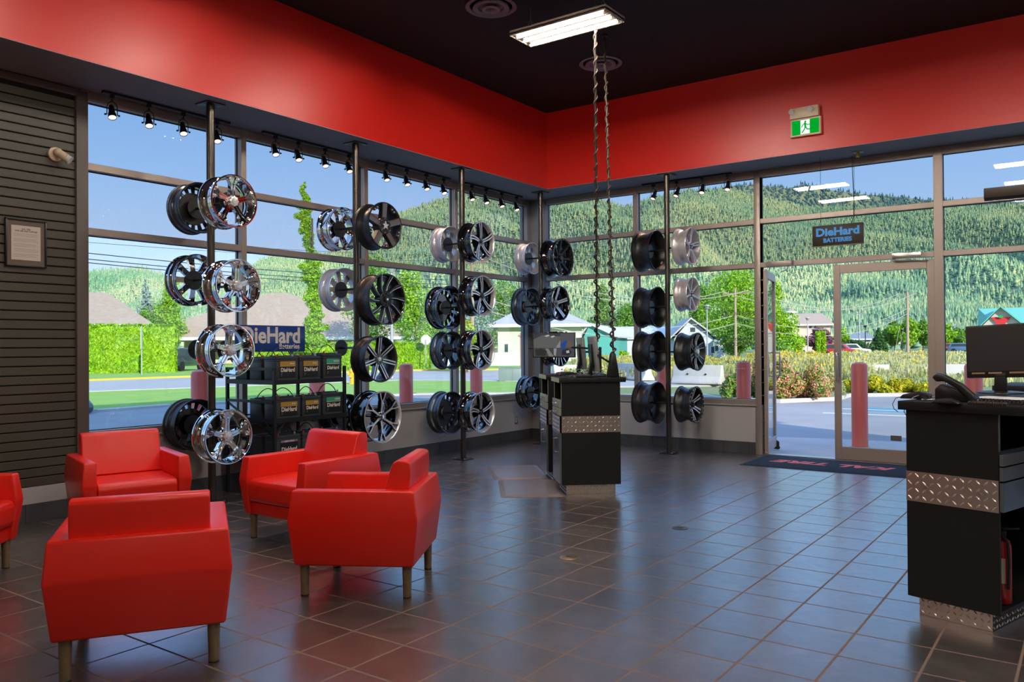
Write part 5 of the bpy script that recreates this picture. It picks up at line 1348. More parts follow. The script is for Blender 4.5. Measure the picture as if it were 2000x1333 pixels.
tree_at(985, 150, 560, 110, 'green tree with yellow leaves behind the pale house', L_MID, 5000, seed=11, extra=[('yellow_leaves', L_YEL, 800, .2, 1.0)])
tree_at(1178, 142, 549, 100, 'tall pale green cedar behind the teal house', L_CED, 9000, seed=12, shape='cone')
tree_at(1225, 134, 600, 60, 'rounded green tree right of the cedar', L_MID, 3000, seed=13)
tree_at(1430, 105, 536, 130, 'large bright green tree beyond the window left of the doors', L_LIME, 12000, seed=14, k=26)
tree_at(1372, 126, 560, 60, 'green tree beyond the silver wheel rims', L_MID, 4000, seed=15)
tree_at(1440, 88, 630, 84, 'spreading mid green tree right of the pale gabled house', L_MID, 6000, seed=16)
tree_at(1513, 92, 556, 62, 'tall bright green tree in the open doorway', L_LIME, 7000, seed=17, k=22, z0f=.05)
tree_at(1550, 84, 658, 55, 'low bright green bush behind the flower field', L_LIME, 3000, seed=18, trunk=False, z0f=.05, name='shrub', cat='bush')
tree_at(1520, 80, 672, 42, 'low clipped green bush in the open doorway', L_MID, 2500, seed=19, trunk=False, z0f=.02, name='shrub', cat='bush')
tree_at(1598, 120, 646, 58, 'purple leaved plum tree behind the lamp post', L_PUR, 5000, seed=20)
tree_at(1598, 95, 646, 10, 'left of two slim lime green cypresses in the doorway', L_HEDGE, 1500, seed=21, shape='column', grp='pair of slim cypresses', trunk=False)
tree_at(1608, 95, 646, 10, 'right of two slim lime green cypresses in the doorway', L_HEDGE, 1500, seed=22, shape='column', grp='pair of slim cypresses', trunk=False)
tree_at(1647, 120, 643, 30, 'narrow bright green tree behind the door handle', L_LIME, 2500, seed=23)
tree_at(1716, 125, 640, 42, 'dark green conifer beyond the closed door', L_DARK, 3500, seed=24, shape='cone')
for i, (px, top, w, D, mt, lab) in enumerate(((1748, 633, 44, 140, L_MID, 'round green street tree beside the brown utility pole, left one'), (1775, 626, 52, 135, L_LIME, 'round green street tree right behind the brown utility pole'), (1803, 629, 44, 140, L_MID, 'round green street tree cut by the door frame'),
        (1850, 638, 34, 150, L_LIME, 'round street tree right of the door frame, first of the row'), (1870, 644, 30, 155, L_MID, 'round street tree right of the door frame, second of the row'), (1889, 646, 28, 158, L_MID, 'round street tree next to the black monitor, third of the row'), (1920, 655, 40, 160, L_MID, 'street tree hidden behind the black monitor'))):
    tree_at(px, D, top, w, lab, mt, 3500, seed=30+i, grp='row of street trees', z0f=.32)
tree_at(1668, 118, 668, 60, 'dark clipped hedge block in front of the grey roofed building', L_DARK, 2500, seed=41, trunk=False, z0f=.0, name='shrub', cat='bush')
tree_at(1205, 100, 684, 36, 'lime green shrub behind the small counter monitors', L_HEDGE, 1500, seed=42, trunk=False, z0f=0, name='shrub', cat='bush')
# ---------------- near shrubs
def shrub(px, base, top, wpx, label, m_, n, size, extra=None, seed=1, k=18):
    loc, H, W, D = gpx(px, base, top, wpx)
    rr = random.Random(seed); el = []
    for i in range(k):
        a = rr.random()*6.28; q = math.sqrt(rr.random())*.5*W*.8; z = H*(.12+.72*rr.random()*(1-.45*(q/(W*.5))**2))
        el.append((math.cos(a)*q, math.sin(a)*q, z, W*.16, W*.16, H*.24))
    plant('flowering_shrub' if extra else 'shrub', label, 'bush', (loc[0], loc[1]+W*.2, loc[2]), el, n, size, m_, None, None, extra)
shrub(1503, 785, 696, 96, 'large shrub with pink and orange flowers in the open doorway', L_MID, 6000, .045, [('blossom', L_ORANGE, 7500, .034, 1.10), ('pink_flowers', L_PINK, 350, .035, 1.10)], 51)
shrub(1572, 785, 714, 104, 'orange flowered shrub in the middle of the open doorway', L_MID, 5000, .045, [('blossom', L_ORANGE, 7500, .032, 1.10)], 52)
shrub(1432, 785, 725, 60, 'green shrub with pink flowers left of the door bollard', L_MID, 3500, .045, [('blossom', L_ORANGE, 900, .03, 1.06), ('pink_flowers', L_PINK, 260, .035, 1.10)], 53)
shrub(1470, 783, 735, 40, 'orange and pink flowered shrub right of the door bollard', L_MID, 3000, .045, [('blossom', L_ORANGE, 1800, .03, 1.06), ('pink_flowers', L_PINK, 100, .035, 1.10)], 54)
shrub(1615, 780, 718, 60, 'pale green shrub with small orange flowers beside the door edge', L_WEED, 4500, .04, [('blossom', L_ORANGE, 700, .025, 1.06)], 55)
shrub(1668, 769, 741, 40, 'golden shrub left of the bollard behind the closed door', L_GOLD, 3500, .055, None, 56)
shrub(1722, 772, 735, 72, 'golden yellow shrub right of the bollard, the largest', L_GOLD, 6500, .055, None, 57)
shrub(1772, 769, 740, 46, 'golden yellow shrub in the middle of the closed door view', L_GOLD, 4500, .055, None, 58)
shrub(1805, 770, 748, 48, 'golden yellow shrub next to the right door stile', L_GOLD, 4500, .055, None, 59)
shrub(1848, 772, 748, 40, 'golden yellow shrub right of the door frame', L_GOLD, 3500, .055, None, 60)
# ---------------- field of weeds and flowers
def field(name, label, poly, n, h, m_, tip=None, seed=0, w=.02, hv=.5, fs=.05):
    """grass blades over a polygon quad (4 ground points)"""
    a, b, c, d_ = [np.array(p) for p in poly]
    u = rng.uniform(size=n)[:, None]; v = rng.uniform(size=n)[:, None]
    P = (a*(1-u)+b*u)*(1-v)+(d_*(1-u)+c*u)*v
    hh = h*(1-hv+hv*rng.uniform(size=n))*(.72+.30*np.sin(P[:, 0]*.9+np.sin(P[:, 1]*.4)*2)*np.cos(P[:, 1]*.6)+.18*np.sin(P[:, 0]*2.7+P[:, 1])); ang = rng.uniform(0, 6.28, n); dist = np.hypot(P[:, 0]-CAM.x, P[:, 1]-CAM.y)
    ww = w*dist/20
    A = np.stack([np.cos(ang)*ww, np.sin(ang)*ww, np.zeros(n)], 1); B0 = np.stack([P[:, 0], P[:, 1], np.full(n, GZ)], 1)
    top = B0 + np.stack([rng.normal(size=n)*.12*hh, rng.normal(size=n)*.12*hh, hh], 1)
    V = np.stack([B0-A, B0+A, top+A*.5, top-A*.5], 1).reshape(-1, 3)
    o = link(name, np_mesh(name, V, np.arange(4*n).reshape(n, 4), m_)); tag(o, label, 'plants', kind='stuff')
    if tip:
        k = int(n*tip[1]); idx = rng.choice(n, k, replace=False); T_ = B0[idx]+(top[idx]-B0[idx])*rng.uniform(.55, 1.05, k)[:, None]+rng.normal(size=(k, 3))*[.03, .03, .03]; r = fs*dist[idx][:, None]/30
        d1 = rng.normal(size=(k, 3)); d1 /= np.linalg.norm(d1, axis=1)[:, None]; d2 = np.cross(d1, rng.normal(size=(k, 3))); d2 /= np.linalg.norm(d2, axis=1)[:, None]
        V = np.stack([T_-d1*r, T_-d2*r, T_+d1*r, T_+d2*r], 1).reshape(-1, 3)
        o2 = link('wildflowers', np_mesh('wildflowers', V, np.arange(4*k).reshape(k, 4), tip[0]), o); o2['label'] = 'yellow wildflowers'; o2['kind'] = 'stuff'
def Q(*pts): return [tuple(gp(*p)[:2]) for p in pts]
field('weed_field', 'tall green and dry weeds behind the concrete barriers at the left', Q((1100, 738), (1470, 750), (1500, 712), (1150, 708)), 26000, .75, L_WEED, (L_FLOW, .22, 'yellow wildflowers among the weeds left of the doors'))
field('weed_field', 'tall weeds in the open doorway behind the flowering shrubs', Q((1440, 757), (1660, 760), (1660, 705), (1460, 705)), 26000, .95, L_WEED, (L_FLOW, .34, 'yellow wildflowers seen through the open doorway'))
field('weed_field', 'dry straw coloured tall grass seen through the closed glass door', Q((1640, 757), (1830, 757), (1830, 698), (1640, 700)), 30000, .85, L_DRY, (L_FLOW, .10, 'yellow wildflowers seen through the closed glass door'))
field('weed_field', 'dry grass field outside the window behind the black monitor', Q((1825, 757), (2100, 760), (2100, 696), (1825, 698)), 26000, .80, L_DRY, (L_FLOW, .03, 'yellow wildflowers outside the window at the right'))
field('weed_field', 'pale green low weeds right behind the golden shrubs', Q((1660, 765), (1900, 768), (1900, 745), (1660, 745)), 14000, .65, L_WEED, None)
# ---------------- poles, lamps, wires
WOOD = mat('weathered_pole_wood', (.42, .31, .21, 1), .85); GALV = mat('galvanised_steel', (.42, .43, .44, 1), .5, .5)
def upole(px, D, top, wpx, label, m_=WOOD, arm=True, lean=0):
    loc, H, W, D = dpx(px, D, top, wpx)
    t = thing('utility_pole', label, 'pole', loc)
    MB().cyl((0, 0, 0), (lean, 0, H), W*.55, W*.4, n=12).build('pole_shaft', m_, t)
    if arm:
        m2 = MB().box(-1.3+lean, 1.3+lean, -.06, .06, H-.55, H-.43)
        for x in (-1.2, -.7, .7, 1.2): m2.cyl((x+lean, 0, H-.43), (x+lean, 0, H-.25), .05, n=8)
        m2.build('cross_arm', m_, t)
    return Vector(loc)+Vector((lean, 0, H))
P1 = upole(1437, 80, 564, 5.2, 'pale utility pole with cross arm left of the doors')
P2 = upole(1773, 125, 570, 5.6, 'tall brown utility pole seen through the closed door')
P3 = upole(1679, 140, 607, 3.4, 'slim grey utility pole left of the brown one', GALV)
P4 = upole(1749, 190, 618, 2.2, 'distant thin utility pole next to the brown one', GALV)
P5 = upole(1865, 170, 633, 2.4, 'distant utility pole above the street trees', GALV)
P6 = upole(923, 56, 500, 7.5, 'tan utility pole behind the third display pole')
P7 = upole(-250, 30, 440, 12, 'utility pole outside the left edge of the photo')
def lamp(px, D, top, wpx, label, m_=GALV, single=True):
    loc, H, W, D = dpx(px, D, top, wpx)
    t = thing('street_lamp', label, 'street lamp', loc)
    MB().cyl((0, 0, 0), (0, 0, H-.2), W*.5, W*.36, n=12).build('pole_shaft', m_, t)
    MB().lathe([(H-.25, 0), (H-.22, .12), (H-.02, .20), (H, .28), (H+.06, .26), (H+.10, 0)], frame_M((0, 0, 0), (0, 0, 1), (1, 0, 0)), 20).build('lamp_head', m_, t)
lamp(1381.5, 62, 598, 3.2, 'grey lamp post in front of the gabled house'); lamp(1578, 88, 622, 2.6, 'dark lamp post in the open doorway'); lamp(1690.5, 110, 637, 2.2, 'dark lamp post seen through the closed door', MATBLK)
lamp(1762, 120, 645, 2., 'small dark lamp post beside the round street trees', MATBLK)
lamp(765.5, 40, 524, 7, 'thick grey post outside between the second and third poles')
def wire(a, b, sag, r, label, m_=None, grp='overhead wires'):
    a = Vector(a); b = Vector(b); pts = []
    for i in range(25):
        f = i/24; p = a.lerp(b, f); p.z -= sag*4*f*(1-f); pts.append(p)
    o = MB().tube(pts, r, 5).build('overhead_wire', m_ or CORD); tag(o, label, 'wire', grp)
for i, (y0, y1, y2) in enumerate(((487, 541-7, 574), (499, 549-3, 582), (506, 557, 589))):
    a = bd(100, y0, 30); b = bd(923, y2-26, 56)
    wire(a, b, .25, .018, 'thick dark overhead wire across the left windows, %s of three' % ('top', 'middle', 'bottom')[i])
for i, (y0, y1) in enumerate(((455, 556-62), (468, 505))):
    wire(bd(100, y0, 30), bd(923, y1+6, 56), .2, .009, 'thin overhead wire high across the left windows, %s' % ('upper' if i == 0 else 'lower'))
WL = mat('pale_wire', (.45, .42, .38, 1), .6)
for k, (dx, dz) in enumerate(((-1.2, -.25), (1.2, -.25), (0, -2.6), (0, -3.4))):
    lab = ('left', 'right', 'lower', 'lowest')[k]
    wire(P1+Vector((dx, 0, dz)), P2+Vector((dx, 0, dz)), 2.2, .035, 'pale overhead wire between the two tall poles, %s strand' % lab, WL)
    wire(P1+Vector((dx, 0, dz)), P6+Vector((dx, 0, dz)), 1.8, .028, 'pale overhead wire behind the corner windows, %s strand' % lab, WL)
wire(P2+Vector((0, 0, -1)), P5+Vector((0, 0, -.3)), 1.5, .04, 'overhead wire running to the distant pole at the right', WL)
wire(P3+Vector((0, 0, -.4)), P2+Vector((0, 0, -4)), 1., .03, 'overhead wire between the slim grey pole and the brown pole', WL)
wire(P5+Vector((0, 0, -.3)), bd(2100, 640, 150), 1.5, .04, 'overhead wire in front of the gabled store', WL)
for i, x in enumerate((1757, 1765)):
    wire(bd(x, 640, 120), bd(x-10, 690, 120), 0, .03, 'short guy wire beside the small lamp post, %s' % ('left', 'right')[i], WL)
# ---------------- signs, hydrant, cabinets
sp = gp(277, 733); s_ = thing('street_sign', 'thin pale sign post seen edge on in front of the left hedge', 'sign', (sp.x, sp.y, GZ), math.radians(52))
MB().cyl((0, 0, 0), (0, 0, 2.9), .035, n=10).build('post', GALV, s_); MB().box(-.015, .015, -.3, .3, 1.55, 2.85).build('sign_plate', mat('pale_sign', (.62, .64, .62, 1), .5), s_)
sp = gp(832, 722); s_ = thing('stop_sign', 'octagonal sign seen from the back across the road', 'sign', (sp.x, sp.y, GZ), -YAW)
H = bd(832, 664, (Vector((sp.x, sp.y, 0))-CAM).dot(_d)).z-GZ
MB().cyl((0, 0, 0), (0, 0, H), .035, n=10).build('post', GALV, s_); MB().prism([(.36*math.cos(PI/8+PI/4*i), .36*math.sin(PI/8+PI/4*i)) for i in range(8)], -.01, .01, frame_M((0, .05, H), (1, 0, 0), (0, 0, 1))).build('sign_plate', mat('sign_back', (.60, .60, .58, 1), .5), s_)
hp_ = gp(688, 752); hy = thing('fire_hydrant', 'yellow fire hydrant on the lawn behind the second pole', 'hydrant', (hp_.x, hp_.y, GZ+.03), .6)
YL = mat('hydrant_yellow', (.80, .42, .01, 1), .4)
MB().lathe([(0, 0), (0, .14), (.04, .14), (.05, .10), (.48, .10), (.50, .13), (.54, .13), (.56, .11), (.64, .06), (.66, .03), (.70, .03), (.70, 0)], frame_M((0, 0, 0), (0, 0, 1), (1, 0, 0)), 24).build('barrel', YL, hy)
for s in (-1, 1): MB().cyl((s*.08, 0, .40), (s*.19, 0, .40), .055, n=14).build('hose_outlet', YL, hy)
MB().cyl((0, -.08, .34), (0, -.20, .34), .07, n=16).build('pumper_outlet', YL, hy)
p = gp(1018, 747); uc = thing('utility_cabinet', 'low grey green utility box on the lawn left of the corner post', 'utility box', (p.x-.45, p.y, GZ), -YAW)
MB().box(-.6, .6, 0, .6, 0, .60).build('cabinet', mat('cabinet_green_grey', (.20, .25, .25, 1), .5), uc, bevel=.02); MB().box(-.62, .62, -.02, .62, .58, .61).build('lid', mat('cabinet_green_grey', (.2, .25, .25, 1)), uc); MB().box(-.003, .003, -.004, .01, .03, .56).build('door_seam', PLASTIC, uc)
p = gp(1024, 720); gpst = thing('brick_gate_post', 'tall reddish gate pillar with a lantern cap left of the corner post', 'pillar', (p.x, p.y, GZ), -YAW)
Hh = bd(1024, 650, (p-CAM).dot(_d)).z-GZ; MB().box(-.28, .28, 0, .55, 0, Hh).build('pillar', mat('red_brick', (.40, .13, .09, 1), .8, var=(3, .7, (.50, .22, .15, 1))), gpst, bevel=.02); MB().box(-.42, .42, -.14, .69, Hh-.28, Hh-.18).box(-.2, .2, .08, .48, Hh, Hh+.25).build('pillar_cap', mat('red_brick', (.4, .13, .09, 1)), gpst)
# ---------------- houses
SIDING = mat('white_siding', (.66, .64, .66, 1), .7); BEIG = mat('beige_siding', (.58, .50, .42, 1), .8); TEAL = mat('teal_siding', (.10, .42, .38, 1), .7); ROOFB = mat('brown_grey_shingles', (.40, .285, .195, 1), .9, bump=(6, .4, .05), var=(3, .8, (.47, .35, .25, 1)))
ROOFW = mat('pale_metal_roof', (.66, .66, .68, 1), .5); ROOFG = mat('light_grey_shingles', (.48, .45, .43, 1), .9, var=(2, .5, (.54, .51, .49, 1))); WINM = mat('dark_window_pane', (.05, .07, .08, 1), .1); TRIMW = mat('white_trim', (.78, .77, .76, 1), .6)
def house(label, px0, px1, D, y_wall, y_ridge, depth, rot, roof, mw, mr, ridge=.45, over=.4, wins=(), cat='house', name='house', yb=None, gable=False, grp=None):
    """px0..px1 wall extent seen at depth D ; y_wall eave row ; y_ridge ridge row"""
    c = bd((px0+px1)/2, y_wall, D); W = (px1-px0)*D/F; hw = c.z-GZ; hr = bd((px0+px1)/2, y_ridge, D+depth*.5).z-GZ
    vv = ray((px0+px1)/2, 680); t = thing(name, label, cat, (c.x, c.y, GZ), math.atan2(-vv.x, vv.y)+rot, grp)
    MB().box(-W/2, W/2, 0, depth, -.3, hw).build('walls', mw, t)
    o = over; x0, x1, y0, y1 = -W/2-o, W/2+o, -o, depth+o
    mb = MB()
    if roof == 'hip':
        r = ridge*W/2; ym = depth/2
        mb.add([(x0, y0, hw), (x1, y0, hw), (x1, y1, hw), (x0, y1, hw), (-r, ym, hr), (r, ym, hr), (x0, y0, hw-.22), (x1, y0, hw-.22), (x1, y1, hw-.22), (x0, y1, hw-.22)],
               [(0, 1, 5, 4), (1, 2, 5), (2, 3, 4, 5), (3, 0, 4), (0, 6, 7, 1), (1, 7, 8, 2), (2, 8, 9, 3), (3, 9, 6, 0), (6, 9, 8, 7)])
        mb.build('roof', mr, t, flat=True)
        MB().box(x0-.02, x1+.02, y0-.04, y0, hw-.28, hw+.02).build('fascia', TRIMW, t)
    elif roof == 'gable_x':      # ridge runs along x
        ym = depth/2
        mb.add([(x0, y0, hw), (x1, y0, hw), (x1, y1, hw), (x0, y1, hw), (x0, ym, hr), (x1, ym, hr), (x0, y0, hw-.15), (x1, y0, hw-.15), (x1, y1, hw-.15), (x0, y1, hw-.15), (x0, ym, hr-.15), (x1, ym, hr-.15)],
               [(0, 1, 5, 4), (2, 3, 4, 5), (6, 10, 11, 7), (8, 11, 10, 9), (0, 6, 7, 1), (2, 8, 9, 3), (0, 4, 10, 6), (4, 3, 9, 10), (1, 7, 11, 5), (5, 11, 8, 2)])
        mb.build('roof', mr, t, flat=True)
        MB().add([(-W/2, .1, hw), (-W/2, depth-.1, hw), (-W/2, ym, hr-.2)], [(0, 1, 2)]).add([(W/2, .1, hw), (W/2, depth-.1, hw), (W/2, ym, hr-.2)], [(0, 2, 1)]).build('gable_wall', mw, t, flat=True)
    else:                        # gable facing us
        xm = W*(ridge-.5)
        mb.add([(x0, y0, hw), (xm, y0, hr), (x1, y0, hw), (x0, y1, hw), (xm, y1, hr), (x1, y1, hw), (x0, y0, hw-.2), (xm, y0, hr-.2), (x1, y0, hw-.2), (x0, y1, hw-.2), (xm, y1, hr-.2), (x1, y1, hw-.2)],
               [(0, 1, 4, 3), (1, 2, 5, 4), (6, 9, 10, 7), (7, 10, 11, 8), (0, 6, 7, 1), (1, 7, 8, 2), (3, 4, 10, 9), (4, 5, 11, 10), (0, 3, 9, 6), (2, 8, 11, 5)])
        mb.build('roof', mr, t, flat=True)
        MB().add([(-W/2, 0, hw-.05), (W/2, 0, hw-.05), (xm, 0, hr-.2), (-W/2, depth, hw-.05), (W/2, depth, hw-.05), (xm, depth, hr-.2)], [(0, 1, 2), (5, 4, 3)]).build('gable_wall', mw, t, flat=True)
    s = D/F
    for (wx0, wy0, wx1, wy1) in wins:
        X0 = (wx0-(px0+px1)/2)*s; X1 = (wx1-(px0+px1)/2)*s; Z1 = c.z-GZ+(y_wall-wy0)*s; Z0 = c.z-GZ+(y_wall-wy1)*s
        w_ = MB().box(X0-.08, X1+.08, -.05, .02, Z0-.08, Z1+.08).build('window_frame', TRIMW, t)
        MB().box(X0, X1, -.06, -.04, Z0, Z1).build('window_pane', WINM, w_)
    return t
house('brown roofed house behind the left hedge', -60, 272, 60, 634, 571, 14, 0, 'hip', BEIG, ROOFB, ridge=.62, over=.5)
house('wide brown roofed house behind the first two poles', 372, 720, 84, 660, 573, 13, math.radians(0), 'hip', BEIG, ROOFB, ridge=.10, over=4.6, wins=((347, 670, 352, 694), (355, 670, 360, 694)))
house('beige two storey house with a pale hip roof at the corner', 972, 1136, 82, 634, 604, 12, 0, 'hip', mat('pale_beige_siding', (.60, .56, .55, 1), .8), ROOFG, ridge=.5, over=.9, wins=((1103, 648, 1108, 656), (985, 672, 992, 688), (1040, 650, 1050, 664)))
wf = thing('garden_wall', 'long white garden wall across the road left of the corner', 'wall', tuple(gp(860, 716)), math.atan2(_R.y, _R.x))
MB().box(0, (1032-860)*62/F, 0, .25, 0, 1.0).build('wall_panel', TRIMW, wf); MB().box(-.04, (1032-860)*62/F+.04, -.04, .29, 1.0, 1.06).build('wall_cap', TRIMW, wf)
house('teal sided house with a white metal roof', 1140, 1200, 95, 657, 634, 14, math.radians(-8), 'gable', TEAL, ROOFW, ridge=.2, over=.5)
house('long low white house with a white roof right of the teal one', 1204, 1312, 113, 661, 638, 9, 0, 'gable_x', SIDING, ROOFW, over=.4, wins=((1213, 665, 1221, 678), (1285, 668, 1296, 678)))
house('pale grey gabled house beyond the display pole left of the door', 1318, 1392, 95, 660, 624, 13, math.radians(6), 'gable', mat('pale_blue_siding', (.55, .58, .64, 1), .7), ROOFG, ridge=.42, over=.6, wins=((1348, 640, 1358, 649), (1356, 690, 1364, 702), (1388, 678, 1394, 690)))
house('small white extension right of the pale gabled house', 1400, 1416, 93, 668, 655, 9, 0, 'gable_x', SIDING, ROOFG, over=.3, wins=((1397, 676, 1403, 686),))
house('low dark brown building behind the small counter', 1010, 1060, 118, 650, 640, 9, 0, 'hip', BEIG, ROOFB)
house('three storey pale hotel with brown roof in the open doorway', 1536, 1618, 170, 634, 613, 16, 0, 'hip', mat('hotel_cream', (.66, .50, .42, 1), .8), ROOFB, ridge=.7, over=.8, wins=((1543, 637, 1548, 643), (1550, 637, 1555, 643), (1558, 637, 1562, 647), (1580, 637, 1585, 642), (1589, 637, 1593, 642), (1541, 655, 1558, 661)), cat='building', name='building')
house('small cupola tower on top of the hotel', 1539, 1553, 168, 609, 604.5, 2, 0, 'hip', TRIMW, ROOFB, cat='tower', name='cupola_tower', over=.2)
house('low grey roofed building behind the slim grey pole', 1655, 1706, 165, 662, 650, 12, 0, 'hip', BEIG, mat('blue_grey_roof', (.27, .29, .31, 1), .8), cat='building', name='building', wins=((1665, 664, 1672, 668), (1690, 664, 1698, 668)))
# gabled store with emblem
D = 170; s = D/F
GRN = mat('teal_metal_roof', (.17, .52, .40, 1), .5, bump=None); GRN2 = mat('teal_roof_seam', (.05, .26, .23, 1), .5)
c = bd(1955, 650, D); vv = ray(1955, 680); ct = thing('store_building', 'store with teal metal roof and a red triangle emblem with a green leaf', 'building', (c.x, c.y, GZ), math.atan2(-vv.x, vv.y))
zz = lambda py: bd(1955, py, D).z-GZ
xx = lambda px: (px-1955)*s
MB().box(xx(1917), xx(2000), 0, 6, -.3, zz(647)).build('walls', mat('store_cream', (.68, .62, .56, 1), .8), ct)
MB().add([(xx(1915), 0, zz(646)), (xx(2000), 0, zz(646)), (xx(1955), 0, zz(601))], [(0, 1, 2)]).build('gable_wall', mat('store_cream', (.68, .62, .56, 1), .8), ct, flat=True)
MB().add([(xx(1911), -1.0, zz(645)), (xx(1954.5), -1.0, zz(597.5)), (xx(1954.5), 12, zz(597.5)), (xx(1911), 12, zz(645)), (xx(1911), -1.0, zz(648)), (xx(1954.5), -1., zz(600.5)), (xx(1998+6), -1.0, zz(648)), (xx(1998+6), -1.0, zz(645)), (xx(2004), 12, zz(645))],
    [(0, 1, 2, 3), (0, 4, 5, 1), (1, 5, 6, 7), (1, 7, 8, 2)]).build('gable_roof', GRN, ct, flat=True)
MB().add([(xx(1913), 12, zz(647)), (xx(1914.5), 14, zz(597.5)), (xx(2150), 14, zz(596)), (xx(2150), 5, zz(650)), (xx(1960), 5, zz(650))], [(0, 1, 2, 3, 4)]).build('main_roof', GRN, ct, flat=True)
sm = MB()
for i in range(60):
    f = i/59; x = xx(1916)+(xx(2150)-xx(1916))*f
    sm.add([(x, 13.9, zz(597.5)-.05), (x+.10, 13.9, zz(597.5)-.05), (x+.10, 6.5, zz(645)), (x, 6.5, zz(645))], [(0, 1, 2, 3)])
sm.build('roof_seams', GRN2, ct, flat=True) if False else None
MB().box(xx(1975), xx(2150), 4, 10, -.3, zz(650)).build('walls', mat('store_cream', (.68, .62, .56, 1), .8), ct)
EMR = mat('emblem_red', (.72, .035, .035, 1), .5); EMG = mat('emblem_green', (.02, .42, .08, 1), .5)
MB().prism([(xx(1938), zz(620)), (xx(1972), zz(620)), (xx(1955), zz(642.5))], -.25, .0, frame_M((0, -.35, 0), (1, 0, 0), (0, 0, 1))).build('triangle_emblem', EMR, ct)
lf = [(0, 1), (.25, .55), (.5, .7), (.45, .35), (.95, .40), (.8, .1), (1, -.1), (.55, -.45), (.5, -.7), (0, -.6), (-.5, -.7), (-.55, -.45), (-1, -.1), (-.8, .1), (-.95, .40), (-.45, .35), (-.5, .7), (-.25, .55)]
MB().prism([(a*s*4.8, zz(619)+b*s*4.0) for a, b in lf], -.1, .1, frame_M((0, -.62, 0), (1, 0, 0), (0, 0, 1))).build('leaf_emblem', EMG, ct)
# ---------------- vehicles
def car(label, px, D, wpx, body, rot, base=None, suv=True, name='car'):
    q = bd(px, 690, D); t = thing(name, label, 'car', (q.x, q.y, GZ), rot)
    L, W, H = 4.5, 1.8, 1.6 if suv else 1.35
    prof = [(-L/2, .35), (-L/2, .85), (-L/2+.1, .95), (-L/2+.35, H-.05), (-L/2+.6, H), (L*.12, H), (L*.26, .98), (L/2-.1, .85), (L/2, .7), (L/2, .35)]
    MB().prism(prof, -W/2, W/2, frame_M((0, 0, 0), (1, 0, 0), (0, 0, 1))).build('body', body, t, bevel=.07, seg=2)
    g = MB().prism([(-L/2+.42, 1.02), (-L/2+.60, H-.12), (L*.09, H-.12), (L*.19, 1.02)], -W/2-.01, W/2+.01, frame_M((0, 0, 0), (1, 0, 0), (0, 0, 1)))
    g.add([(-L/2+.16, -W*.40, 1.0), (-L/2+.16, W*.40, 1.0), (-L/2+.37, W*.36, H-.12), (-L/2+.37, -W*.36, H-.12)], [(0, 1, 2, 3)])
    g.build('side_windows', WINM, t)
    MB().prism([(-L/2-.03+.16, .99), (-L/2+.30, .99), (-L/2+.45, H-.12), (-L/2+.30, H-.12)], -W*.40, W*.40, frame_M((0, 0, 0), (1, 0, 0), (0, 0, 1))).build('rear_window', WINM, t)
    wm = MB().cyl((0, -.11, 0), (0, .11, 0), .34, n=20).mesh('wheel', RUBBER)
    for x in (-L*.31, L*.31):
        for y in (-W/2+.08, W/2-.08): link('wheel', wm, t).location = (x, y, .34)
    for y in (-W/2+.13, W/2-.13): MB().box(-L/2-.02, -L/2+.1, y-.12, y+.12, .82, 1.05).build('tail_light', mat('tail_light_red', (.6, .01, .02, 1), .3), t)
    MB().box(-L/2-.025, -L/2, -.26, .26, .62, .76).build('licence_plate', TRIMW, t)
    MB().box(-L/2-.05, -L/2+.1, -W/2+.05, W/2-.05, .32, .50).build('bumper', mat('bumper_silver', (.5, .5, .52, 1), .4), t)
    return t
CARG = mat('dark_grey_car_paint', (.035, .045, .06, 1), .25, coat=1.); CARW = mat('white_car_paint', (.7, .7, .72, 1), .3, coat=1.); CARB = mat('blue_car_paint', (.12, .22, .42, 1), .3, coat=1.); CARR = mat('red_car_paint', (.5, .04, .05, 1), .3, coat=1.)
car('dark grey estate car with red tail lights parked behind the end of the left hedge', 351, 57, 24, CARG, math.radians(120))
car('white pickup seen through the closed glass door beside its edge', 1664, 108, 20, CARW, math.radians(20), name='car')
car('red car parked beyond the flower field right of the white vehicle', 1641, 100, 20, CARR, math.radians(5))
car('blue car parked under the street trees at the right', 1882, 138, 20, CARB, math.radians(0))
car('red car parked under the street trees left of the blue one', 1866, 144, 12, CARR, math.radians(10))
p = gp(163, 812); nc = thing('parking_block', 'dark object on the parking lot at the bottom left of the left window', 'car part', (p.x-1.1, p.y-.3, GZ), .3)
MB().prism([(-1, 0), (.9, 0), (.95, .2), (.7, .42), (-1, .45)], -.5, .5, frame_M((0, 0, 0), (1, 0, 0), (0, 0, 1))).build('block', CARG, nc, bevel=.08)
